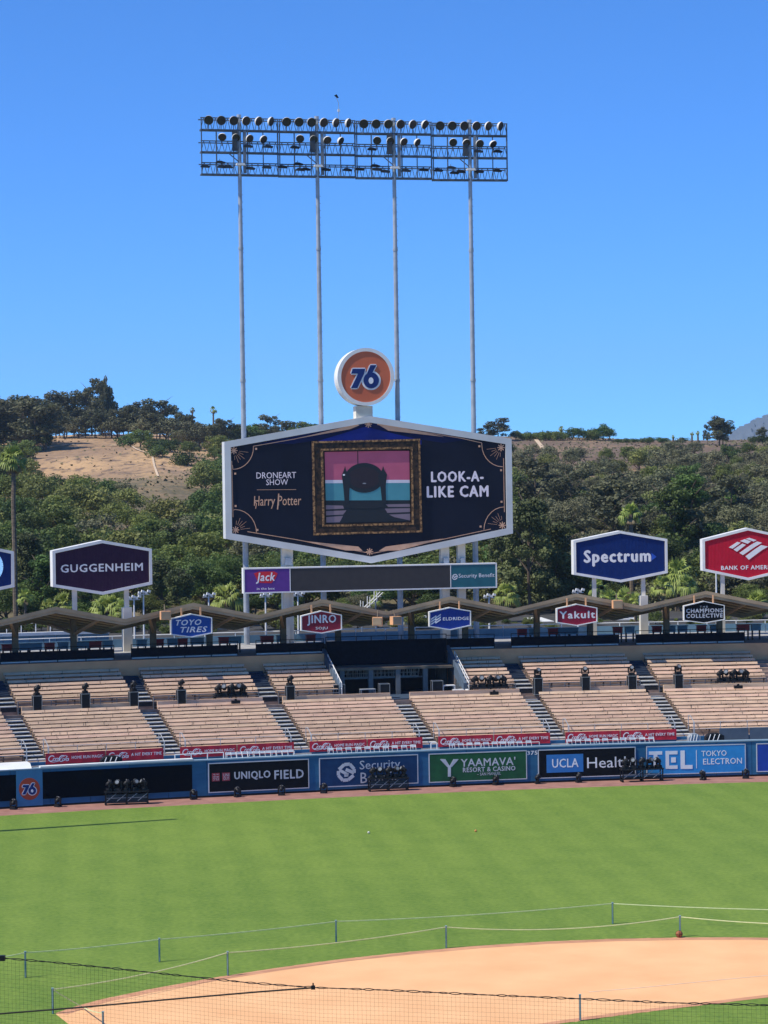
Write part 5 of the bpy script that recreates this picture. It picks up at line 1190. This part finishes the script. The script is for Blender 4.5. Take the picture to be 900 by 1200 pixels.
# ============================================================ VEGETATION
def leafcloud(pts, nrm, size, seed):
    """two-triangle leaf sprays: pts (n,3), nrm (n,3)"""
    r = np.random.default_rng(seed); n = len(pts)
    a = r.normal(size=(n, 3)); nn_ = nrm*.9+a*.5; nn_ /= np.linalg.norm(nn_, axis=1)[:, None]
    t_ = np.cross(nn_, r.normal(size=(n, 3))); t_ /= np.linalg.norm(t_, axis=1)[:, None]; b_ = np.cross(nn_, t_)
    s_ = size*r.uniform(.6, 1.35, (n, 1)); asp = r.uniform(.5, 1.0, (n, 1))
    v = np.stack([pts-t_*s_, pts-b_*s_*asp, pts+t_*s_, pts+b_*s_*asp], 1).reshape(-1, 3)
    return v
def quadmesh(name, v, m):
    n = len(v)//4; me = bpy.data.meshes.new(name); me.vertices.add(4*n); me.vertices.foreach_set('co', v.astype(np.float32).ravel())
    me.loops.add(4*n); me.loops.foreach_set('vertex_index', np.arange(4*n, dtype=np.int32)); me.polygons.add(n); me.polygons.foreach_set('loop_start', np.arange(0, 4*n, 4, dtype=np.int32)); me.polygons.foreach_set('loop_total', np.full(n, 4, dtype=np.int32))
    me.update(); me.validate(); me.materials.append(m); return me
def lobes_cloud(lobes, n, size, seed):
    """sample leaves on the outer half of many small lobes"""
    r = np.random.default_rng(seed); L_ = np.array(lobes); wgt = L_[:, 3]**2; idx = r.choice(len(L_), n, p=wgt/wgt.sum())
    d = r.normal(size=(n, 3)); d /= np.linalg.norm(d, axis=1)[:, None]; rad = r.uniform(.62, 1.06, (n, 1))
    p = L_[idx, :3] + d*rad*L_[idx, 3:4]*np.array([1, 1, .8]); return leafcloud(p, d, size, seed+1)
def trunk_mb(h, r, lean=0.0, limbs=5, top=.8, seed=0, spread=.3):
    rr = random.Random(seed); g = MB(); p = Vector((0, 0, -.08)); k_ = 5; pts = []
    for q in range(k_+1): pts.append(Vector((lean*q/k_+rr.uniform(-.012, .012), rr.uniform(-.012, .012), -.08+(h*top+.08)*q/k_)))
    for q in range(k_): g.tube(pts[q], pts[q+1], r*(1-.14*q), 6, r*(1-.14*(q+1)), cap=False)
    for q in range(limbs):
        b_ = pts[2+q % 3].lerp(pts[3+q % 3], rr.random()); an = rr.uniform(0, 6.28); e = b_+Vector((math.cos(an)*spread, math.sin(an)*spread, rr.uniform(.12, .3)))
        md = b_.lerp(e, .5)+Vector((0, 0, .03)); g.tube(b_, md, r*.5, 4, r*.35, cap=False); g.tube(md, e, r*.35, 4, r*.12, cap=False)
    return g
PROTO = {}
def proto(kind, mk, shape, seed, n, size):
    r = random.Random(seed); lobes = []
    if shape == 'round':
        for q in range(26):
            an = r.uniform(0, 6.28); el = math.asin(r.uniform(-.25, 1)); R_ = r.uniform(.22, .36); lobes.append((math.cos(an)*math.cos(el)*R_*1.12, math.sin(an)*math.cos(el)*R_*1.12, .46+math.sin(el)*R_*1.15, r.uniform(.10, .19)))
        lobes.append((0, 0, .48, .24)); th, tr, lb_ = .5, .035, 5
    elif shape == 'low':
        for q in range(22):
            an = r.uniform(0, 6.28); d_ = r.uniform(.05, .52); lobes.append((math.cos(an)*d_, math.sin(an)*d_, r.uniform(.22, .62)*(1-.35*d_), r.uniform(.14, .28)))
        th, tr, lb_ = .4, .03, 5
    elif shape == 'euc':
        for q in range(20):
            an = r.uniform(0, 6.28); z = r.uniform(.26, .95); d_ = r.uniform(.02, .28)*(1.2-.5*z); lobes.append((math.cos(an)*d_, math.sin(an)*d_, z, r.uniform(.06, .13)))
        th, tr, lb_ = .95, .016, 9
    elif shape == 'tall':
        for q in range(30):
            z = r.uniform(.14, .95); an = r.uniform(0, 6.28); d_ = r.uniform(.02, .22)*(1.15-z*.8); lobes.append((math.cos(an)*d_, math.sin(an)*d_, z, r.uniform(.06, .12)*(1.2-.4*z)))
        th, tr, lb_ = .95, .02, 9
    elif shape == 'pine':
        for q in range(46):
            z = r.uniform(.16, .97); an = r.uniform(0, 6.28); d_ = r.uniform(.12, .36)*(1.05-z*.75); lobes.append((math.cos(an)*d_, math.sin(an)*d_, z, r.uniform(.05, .095)))
        th, tr, lb_ = 1.0, .018, 14
    t = thing(kind, '', 'tree')
    link('crown', quadmesh('crown', lobes_cloud(lobes, n, size, seed*13+5), LEAF[mk]), t)
    trunk_mb(th, tr, r.uniform(-.04, .04), lb_, .85 if shape != 'round' else .7, seed, .3 if shape in ('round', 'low') else .2).build('trunk', BARK, t)
    return t
def many(name, mk, shape, k, n, size, s0): return [proto(name, mk, shape, s0+q, n, size) for q in range(k)]
P_ = {
 'dark': many('dense_tree', 'dark', 'round', 3, 2600, .026, 11), 'mid': many('bushy_tree', 'mid', 'round', 3, 2600, .026, 21), 'olive': many('pale_tree', 'olive', 'round', 2, 2400, .026, 31),
 'grey': many('scrub_tree', 'grey', 'round', 3, 2400, .024, 41), 'low_mid': many('shrub', 'mid', 'low', 2, 1600, .034, 51), 'low_olive': many('shrub', 'olive', 'low', 2, 1600, .034, 61), 'low_grey': many('shrub', 'grey', 'low', 2, 1500, .034, 71), 'low_dark': many('shrub', 'dark', 'low', 2, 1600, .034, 76),
 'euc': many('eucalyptus_tree', 'euc', 'euc', 4, 2600, .020, 81), 'tall': many('tall_tree', 'pine', 'tall', 3, 9000, .0125, 91), 'talld': many('tall_tree', 'dark', 'tall', 2, 9000, .0125, 96), 'pine': many('pine_tree', 'pine', 'pine', 2, 11000, .012, 101), 'nround': many('broad_tree', 'dark', 'round', 2, 9000, .015, 111), 'nolive': many('broad_tree', 'mid', 'round', 2, 9000, .015, 121), 'ngrey': many('broad_tree', 'grey', 'round', 2, 8000, .014, 131),
}
WORD = {'dark': 'dark green bushy tree', 'mid': 'mid green bushy tree', 'olive': 'olive green bushy tree', 'grey': 'grey brown scrubby tree', 'low_mid': 'low green shrub', 'low_olive': 'low olive shrub', 'low_grey': 'low greyish shrub', 'low_dark': 'low dark shrub', 'euc': 'tall eucalyptus', 'tall': 'tall narrow green tree', 'talld': 'tall dark tree', 'pine': 'large loose pine', 'nround': 'large dark leafy tree', 'nolive': 'large leafy green tree', 'ngrey': 'large grey green tree'}
TREES = []                                         # (kind, px, base y, height px, width ratio, zone)
def zone(px, py, top=False, D=None):
    low = D is not None
    col = 'at far left' if px < 40 else ('behind' if low else 'over')+' the purple sign' if px < 180 else 'left of the board' if px < 262 else 'behind the board' if px < 602 else 'right of the board' if px < 665 else ('behind' if low else 'over')+' the blue sign' if px < 785 else ('behind' if low else 'over')+' the red sign'
    if top: row = 'on the ridge'
    elif low: row = 'near the canopy'
    else: row = 'high on the hill' if py < 575 else 'mid hill' if py < 640 else 'low on the hill'
    return row+' '+col
def put(kind, px, pyb, hpx, wr=1.0, top=False, D=None):
    TREES.append((kind, px, pyb, hpx, wr, zone(px, pyb-hpx*.3, top, D), D))
R_ = random.Random(5)
# ridge, left
for x in np.arange(-60, 62, 8.5): put('euc', x+R_.uniform(-3, 3), R_.uniform(518, 530), R_.uniform(52, 66), 1.7, True)
for x in np.arange(-60, 60, 11): put('dark' if R_.random() < .5 else 'grey', x+R_.uniform(-3, 3), R_.uniform(520, 530), R_.uniform(24, 32), 1.2, True)
for x, h, wr in ((66, 56, 1.5), (78, 50, 1.5), (88, 48, 1.5), (100, 54, 1.6), (108, 60, 1.5), (116, 38, 1.3), (130, 42, 1.6), (140, 36, 1.6), (150, 40, 1.7), (158, 42, 1.8), (167, 36, 1.7), (176, 44, 1.9), (187, 48, 2.0), (197, 40, 1.7), (206, 36, 1.7), (216, 34, 1.7)): put('euc', x, 511+R_.uniform(-1, 3)+max(0, (x-150)*.08), h, wr*.8, True)
for x in np.arange(58, 222, 9): put(R_.choice(('euc', 'grey', 'euc')), x+R_.uniform(-3, 3), 514+max(0, (x-150)*.1), R_.uniform(24, 36), 1.5, True)
put('euc', 121, 512, 70, .75, True); put('euc', 128, 512, 60, .4, True); put('euc', 123, 512, 74, .38, True)
for x, y in ((153, 524), (165, 525), (178, 530), (192, 528), (205, 530), (213, 524), (186, 536), (222, 536)): put(R_.choice(('dark', 'low_dark', 'mid')), x, y, R_.uniform(18, 26), 1.3, True)
for x in np.arange(222, 262, 6): put(R_.choice(('dark', 'grey', 'euc')), x, 528+R_.uniform(-3, 3), R_.uniform(30, 40), 1.2, True)
for x in np.arange(264, 372, 7.5): put(R_.choice(('euc', 'euc', 'dark')), x, 524, R_.uniform(26, 38), 1.5, True)
for x in np.arange(372, 560, 10): put('low_dark', x, 520, 18, 1.4, True)
# ridge, right
put('euc', 583, 516, 27, 2.2, True); put('euc', 572, 516, 20, 1.9, True)
for x, h in ((604, 14), (612, 13), (620, 15), (628, 14), (636, 15), (644, 17), (652, 16), (660, 13), (671, 18), (679, 17), (690, 19), (699, 21), (707, 21), (714, 15)): put(R_.choice(('low_dark', 'low_mid', 'dark')), x, 516, h, 1.25, True)
for x, h in ((724, 8), (734, 9), (742, 8), (752, 9), (762, 11), (772, 10), (781, 9), (800, 10), (884, 12), (892, 14), (898, 10), (915, 14), (930, 12), (960, 16), (1000, 18)): put('low_dark', x, 519, h, 1.3, True)
put('euc', 842, 523, 37, 1.7, True); put('euc', 847, 523, 33, 1.5, True); put('euc', 829, 522, 25, .8, True); put('euc', 893, 519, 20, 1.5, True)
# hillside fill
def bare(px, py):
    if 36 < px < 150 and py < 580+6*math.sin(px*.09): return True
    if 150 <= px < 236 and py < 612: return R_.random() < .93
    if 95 < px < 150 and 618 < py < 650 and R_.random() < .6: return True
    if 100 < px < 150 and 622 < py < 640: return R_.random() < .6
    if 602 < px < 720 and py < 548: return R_.random() < .72
    if 720 <= px < 900 and py < 536: return R_.random() < .72
    return False
y = 534.0
while y < 716:
    g_ = (y-534)/182; dx = 17+19*g_; x = -60+R_.uniform(0, dx)
    while x < 965:
        px = x+R_.uniform(-4, 4); py = y+R_.uniform(-4, 4)
        hid = (275 < px < 590 and 530 < py < 655)
        if not bare(px, py) and not (hid and R_.random() < .7):
            u = R_.random(); size = (24+26*g_)*R_.uniform(.7, 1.35)
            if px < 600:
                kind = 'dark' if u < .34 else 'mid' if u < .60 else 'olive' if u < .76 else 'grey' if u < .84 else 'low_mid' if u < .92 else 'low_olive'
                if py < 560: kind = 'low_dark' if u < .5 else 'mid'; size *= .9
            else:
                kind = 'grey' if u < .40 else 'euc' if u < .58 else 'dark' if u < .66 else 'mid' if u < .74 else 'low_grey' if u < .86 else 'olive' if u < .93 else 'low_olive'
                if py < 590 and kind in ('euc',): kind = 'low_grey'
                if py < 600: size *= .85
            put(kind, px, py, size*(1.5 if kind == 'euc' else 1), R_.uniform(1.0, 1.35) if kind != 'euc' else 1.6)
        x += dx
    y += 8.5+6.5*g_
# large trees close behind the canopy (D = distance)
NEAR = [('tall', 33, 740, 118, 1.15, 232), ('tall', -20, 740, 100, 1.3, 230), ('talld', 52, 742, 95, 1.5, 226), ('nround', 8, 740, 72, 1.2, 222), ('talld', 100, 740, 62, 1.6, 224), ('nround', 128, 742, 60, 1.2, 228),
        ('tall', 190, 742, 88, 1.5, 226), ('pine', 212, 742, 82, 1.3, 222), ('nround', 238, 742, 92, 1.2, 236), ('nround', 262, 742, 100, 1.1, 240), ('nolive', 170, 745, 56, 1.2, 220), ('nolive', 225, 745, 48, 1.2, 216),
        ('nround', 318, 742, 95, 1.2, 240), ('talld', 300, 744, 80, 1.4, 226), ('nround', 360, 742, 92, 1.25, 238), ('talld', 345, 745, 70, 1.4, 224), ('nround', 405, 742, 92, 1.2, 238), ('nround', 440, 744, 80, 1.2, 230), ('ngrey', 425, 745, 56, 1.1, 218), ('nround', 485, 742, 90, 1.2, 236), ('talld', 510, 742, 84, 1.4, 228), ('nolive', 400, 746, 50, 1.0, 214), ('nround', 545, 742, 88, 1.2, 236), ('nolive', 490, 746, 42, 1.1, 214),
        ('pine', 620, 745, 162, 1.05, 226), ('tall', 650, 745, 135, 1.5, 230), ('pine', 588, 745, 128, 1.0, 238), ('nround', 668, 745, 92, 1.1, 236), ('ngrey', 700, 745, 128, 1.0, 262), ('ngrey', 672, 745, 170, .9, 300), ('ngrey', 736, 745, 150, .9, 300),
        ('talld', 792, 742, 178, 1.35, 262), ('talld', 812, 742, 188, 1.3, 268), ('nround', 775, 742, 120, 1.2, 246), ('nround', 845, 742, 118, 1.2, 250), ('ngrey', 868, 742, 160, 1.0, 290), ('ngrey', 905, 742, 150, 1.1, 290), ('nolive', 880, 745, 66, 1.3, 222), ('nround', 720, 745, 66, 1.2, 228), ('nolive', 740, 746, 50, 1.3, 218), ('nround', 905, 745, 92, 1.2, 236), ('nolive', 690, 748, 52, 1.2, 216), ('nolive', 820, 748, 46, 1.3, 214), ('nround', -60, 742, 90, 1.2, 230), ('nround', 960, 742, 120, 1.2, 240), ('nolive', 80, 748, 34, 1.4, 212), ('nolive', 100, 748, 28, 1.2, 208)]
for x in np.arange(-30, 940, 13.5):
    if not (372 < x < 402 or 545 < x < 560): NEAR.append((R_.choice(('low_mid', 'low_olive', 'mid', 'olive', 'mid', 'dark')), x+R_.uniform(-4, 4), 744, R_.uniform(18, 34), R_.uniform(1.0, 1.6), R_.uniform(205, 214)))
for k_, x, yb, h, wr, D in NEAR: put(k_, x, yb, h, wr, False, D)
cntz = {}
for tr in TREES: cntz.setdefault((WORD[tr[0]], tr[5]), []).append(tr)
for v_ in cntz.values(): v_.sort(key=lambda q: q[1])
ORD = NT_ + ['twenty-first', 'twenty-second', 'twenty-third', 'twenty-fourth', 'twenty-fifth', 'twenty-sixth', 'twenty-seventh', 'twenty-eighth', 'twenty-ninth', 'thirtieth']
# the copies that show smallest (and those past the frame) stay unlabelled individuals of one joined wood
for tr in TREES:
    kind, px, yb, hpx, wr, zn, D = tr
    if D is None:
        p = hit(px, yb); dist = p.y
    else:
        d = ray(px, yb); p = Vector((d.x*D/d.y, D, 0)); p.z = terr(p.x, D); dist = D
    h = hpx*dist/FPX
    if D is None and not zn.startswith('on the ridge'): p.z -= .12*h; h *= 1.1
    if D is not None: h = (EYE+ray(px, yb-hpx).z*D/ray(px, yb-hpx).y)-p.z
    w_ = h*wr
    pr = P_[kind]; q = pr[R_.randrange(len(pr))]
    M = Matrix.Translation(p-Vector((0, 0, .15))) @ Matrix.Rotation(R_.uniform(0, 6.28), 4, 'Z') @ Matrix.Diagonal((w_*R_.uniform(.92, 1.08), w_*R_.uniform(.92, 1.08), h, 1))
    L_ = cntz[(WORD[kind], zn)]; i = L_.index(tr)
    if len(L_) == 1: lab = '%s %s' % (WORD[kind], zn)
    elif len(L_) == 2: lab = '%s %s, the %s one' % (WORD[kind], zn, ('left', 'right')[i])
    else: lab = '%s %s, %s from the left' % (WORD[kind], zn, ORD[min(i, len(ORD)-1)])
    if zn.startswith('on the ridge'): grp = 'trees along the ridge'
    elif D: grp = 'large trees behind the canopy roof'
    else: grp = 'trees and shrubs on the hillside'
    instance(q, '', M, lab, 'shrub' if 'shrub' in WORD[kind] else 'tree', grp)
for L_ in P_.values():
    for q in L_:
        if not q.get('_used'):
            for ch in list(q.children): bpy.data.objects.remove(ch)
            bpy.data.objects.remove(q)
# dry scrub and weeds on the slope: nobody could count it
r = np.random.default_rng(3); pts = []; 
for _ in range(26000):
    yy = 235+(ZR-235)*r.random()**.7; tt = r.uniform(-.24, .24)
    if yy > 450 and -.15 < tt < -.085 and r.random() < .85: continue
    if r.random() < .55 and math.sin(tt*90+yy*.02)*math.cos(yy*.07) < .1: continue
    pts.append((tt*yy, yy, terr(tt*yy, yy)+.12))
pts = np.array(pts); nrm = np.tile([0, -.3, 1.], (len(pts), 1))
v = leafcloud(pts, nrm, .34, 4)
o = link('dry_scrub', quadmesh('dry_scrub', v, mat('dry_scrub_leaves', (.15, .135, .07), (.08, .08, .04), .05, .9)), None, 'stuff'); tag(o, 'dry low scrub and weeds scattered over the brown hillside', 'scrub')

# asphalt behind the pavilion
g = MB()
xs_ = np.linspace(-60, 75, 28)
for i in range(27):
    p0, p1 = W(xs_[i], 34.2), W(xs_[i+1], 34.2); g.add([(p0.x, p0.y, 7.372), (p1.x, p1.y, 7.372), (p1.x, 233, 7.372), (p0.x, 233, 7.372)], [(0, 1, 2, 3)])
structure('car_park', g, mat('asphalt', (.065, .063, .060), (.045, .044, .042), .6, .95, detail=8))
# palms
def frond(g, base, az, el, L_, droop, fan=True, w_=.5):
    """a fan-palm leaf: stalk and splayed pointed blades"""
    d = Vector((math.cos(az)*math.cos(el), math.sin(az)*math.cos(el), math.sin(el))); s_ = Vector((-math.sin(az), math.cos(az), 0)); u_ = d.cross(s_)
    c = base+d*L_*.45+Vector((0, 0, -droop*.1)); g.add([base+s_*.02*L_, base-s_*.02*L_, c-s_*.015*L_, c+s_*.015*L_], [(0, 1, 2, 3)])
    for k in range(9):
        a_ = (k-4)/4*1.15; e = d*math.cos(a_)+s_*math.sin(a_); tip = c+e*L_*(.58-.1*abs(a_))+Vector((0, 0, -droop*(.35+.3*abs(a_))*L_)); md = c+e*L_*.3+Vector((0, 0, -.02))
        sd_ = e.cross(u_)*L_*.05
        g.add([c, md+sd_, tip, md-sd_], [(0, 1, 2, 3)])
def palm(M, h, cr, lab, trunk_r, seed, skirt=.5, name='fan_palm', n=26, grp='palms beyond the canopy roof'):
    rr = random.Random(seed); t = thing(name, lab, 'palm tree', M, grp)
    g = MB(); pts = [Vector((rr.uniform(-.05, .05)*h*.04, 0, h*q/8-.1)) for q in range(9)]
    for q in range(8): g.tube(pts[q], pts[q+1], trunk_r*(1.15-.03*q), 8, trunk_r*(1.1-.03*q), cap=False)
    g.build('trunk', PBARK, t); top = pts[-1]
    g = MB()
    for q in range(n):
        el = math.radians(rr.uniform(-25, 80)); frond(g, top, rr.uniform(0, 6.28), el, cr*rr.uniform(.8, 1.1), .35+.4*(1-el))
    g.build('fronds', LEAF['palm'], t)
    if skirt:
        g = MB()
        for q in range(int(n*skirt)): frond(g, top-Vector((0, 0, cr*.1)), rr.uniform(0, 6.28), math.radians(rr.uniform(-75, -35)), cr*rr.uniform(.6, .85), .3)
        g.build('dry_fronds', LEAF['dry'], t)
    return t
def palm_at(px, ytop, crpx, D, lab, tr=.16, seed=1, **k):
    d = ray(px, 735); p = Vector((d.x*D/d.y, D, 0)); p.z = terr(p.x, D); dt = ray(px, ytop+crpx*.75); z = EYE+dt.z*D/dt.y
    return palm(Matrix.Translation(p), z-p.z, crpx*D/FPX, lab, tr, seed, **k)
palm_at(18.5, 522, 20, 214, 'tall palm with long bare trunk at the left edge', .21, 3, skirt=.8, n=40)
palm_at(30, 689, 13, 206, 'small bright palm right of the tall palm at the left edge', .12, 4, skirt=.1)
palm_at(73, 694, 20, 210, 'bushy palm left of the purple sign post', .16, 5, skirt=.2); palm_at(57, 700, 14, 206, 'small palm below the left corner of the purple sign', .12, 6)
palm_at(126, 695, 24, 212, 'wide palm between the two posts of the purple sign', .2, 7, skirt=.6, n=40); palm_at(143, 702, 14, 208, 'small palm right of the wide palm under the purple sign', .14, 8)
palm_at(266, 682, 24, 214, 'feathery palm left of the first mast above the roof', .18, 9, n=40, skirt=.2)
palm_at(741, 589, 17, 236, 'bright green palm rising behind the dark blue Spectrum sign', .22, 10, skirt=.1, n=34)
palm_at(594, 681, 19, 214, 'bright palm just right of the ribbon board', .16, 11, n=34, skirt=.2)
palm_at(795, 654, 26, 228, 'large palm between the Spectrum and red signs', .28, 12, n=44, skirt=.7); palm_at(777, 674, 17, 214, 'slim palm right of the Spectrum sign post', .14, 13, skirt=.5)
palm_at(806, 672, 16, 210, 'small palm right of the large palm', .14, 14, skirt=.3); palm_at(716, 690, 20, 216, 'palm with drooping dry fronds under the Spectrum sign', .16, 15, skirt=1.0, n=20); palm_at(733, 688, 18, 222, 'second dry palm under the Spectrum sign, right one', .16, 16, skirt=1.0, n=20)
palm_at(745, 694, 14, 210, 'small bright palm left of the right Spectrum sign post', .13, 17); palm_at(888, 692, 20, 214, 'bright palm under the red sign at the right edge', .2, 18, n=36, skirt=.2); palm_at(443, 690, 13, 216, 'small palm below the middle of the ribbon board', .12, 19); palm_at(700, 676, 15, 226, 'palm behind the left Spectrum sign post', .13, 20, skirt=.6)
for x, yt, c_, lab in ((226, 477, 4, 'tiny palm on the ridge left of the video board, left one'), (250.5, 475.5, 5.5, 'tiny palm on the ridge left of the video board, right one'), (658, 498, 4.5, 'tiny palm on the ridge right of the video board'), (811, 505, 3, 'tiny palm on the ridge left of the tall ridge tree, first'), (818, 504, 3.2, 'tiny palm on the ridge left of the tall ridge tree, second'), (789, 509, 2.6, 'tiny palm on the ridge above the Spectrum sign')):
    D = ZR-12; d = ray(x, 520); p = Vector((d.x*D/d.y, D, 0)); p.z = terr(p.x, D); dt = ray(x, yt+c_*.8); z = EYE+dt.z*D/dt.y
    palm(Matrix.Translation(p), z-p.z, c_*D/FPX, lab, .25, int(x), n=22, skirt=.6, grp='tiny palms on the ridge')
# small ridge structures and the pale path
def rb_(x, y, w_, h, lab, name='ridge_hut'):
    p = hit(x, y); s_ = p.y/FPX; t = thing(name, lab, 'hut', Matrix.Translation(p)); W_ = w_*s_; H_ = h*s_
    MB().box(-W_/2, W_/2, 0, 3, -.3, H_*.8).build('wall', OFFW, t); MB().prism([(-W_/2-.3, H_*.8), (W_/2+.3, H_*.8), (W_/2, H_), (-W_/2, H_)], -.4, 3.4).build('roof', WHITE, t)
    for k in range(3): MB().box(-W_/2+W_*(k+.5)/3-.25, -W_/2+W_*(k+.5)/3+.25, -.03, .02, H_*.2, H_*.6).build('window', BLACK, t)
rb_(123, 511, 12, 4, 'small pale hut on top of the bare knoll'); rb_(96, 511, 14, 2.5, 'low pale shelter at the left side of the bare knoll'); rb_(182, 531, 8, 3, 'tiny white hut on the slope right of the bare knoll')
PATHM = mat('pale_path_dirt', (.62, .48, .33), (.52, .39, .26), .5, .95)
def trail(pts, w_):
    g = MB(); P = []
    for i in range(len(pts)-1):
        for k in range(6): t_ = k/6; P.append(hit(pts[i][0]*(1-t_)+pts[i+1][0]*t_, pts[i][1]*(1-t_)+pts[i+1][1]*t_))
    for i in range(len(P)-1):
        a_, b__ = P[i], P[i+1]; v4 = [(a_.x-w_, a_.y), (b__.x-w_, b__.y), (b__.x+w_, b__.y), (a_.x+w_, a_.y)]; g.add([(x, y_, terr(x, y_)+.25) for x, y_ in v4], [(0, 1, 2, 3)])
    g.build('trail', PATHM, kind='structure')
trail([(628, 516), (636, 526), (648, 538)], .55); trail([(38, 530), (55, 526), (80, 522), (130, 523), (160, 522)], .6); trail([(137, 513), (145, 517), (160, 528), (178, 534), (181, 548), (186, 562)], .22)

# ============================================================ HAZE
hz = MB().box(-3800, 4200, -60, 7600, -1.06, 420).build('haze', None, kind='stuff')
hm = bpy.data.materials.new('thin_haze'); hm.use_nodes = True; hn_ = hm.node_tree.nodes; hn_.clear()
pv = hn_.new('ShaderNodeVolumePrincipled'); pv.inputs['Density'].default_value = 8e-5; pv.inputs['Color'].default_value = (.58, .80, 1.0, 1); pv.inputs['Anisotropy'].default_value = .1
oo = hn_.new('ShaderNodeOutputMaterial'); hm.node_tree.links.new(pv.outputs[0], oo.inputs['Volume']); hz.data.materials.append(hm); hz.display_type = 'WIRE'
tag(hz, 'thin bluish haze lying over the whole valley', 'haze')
for o in bpy.data.objects:
    if '_used' in o: del o['_used']
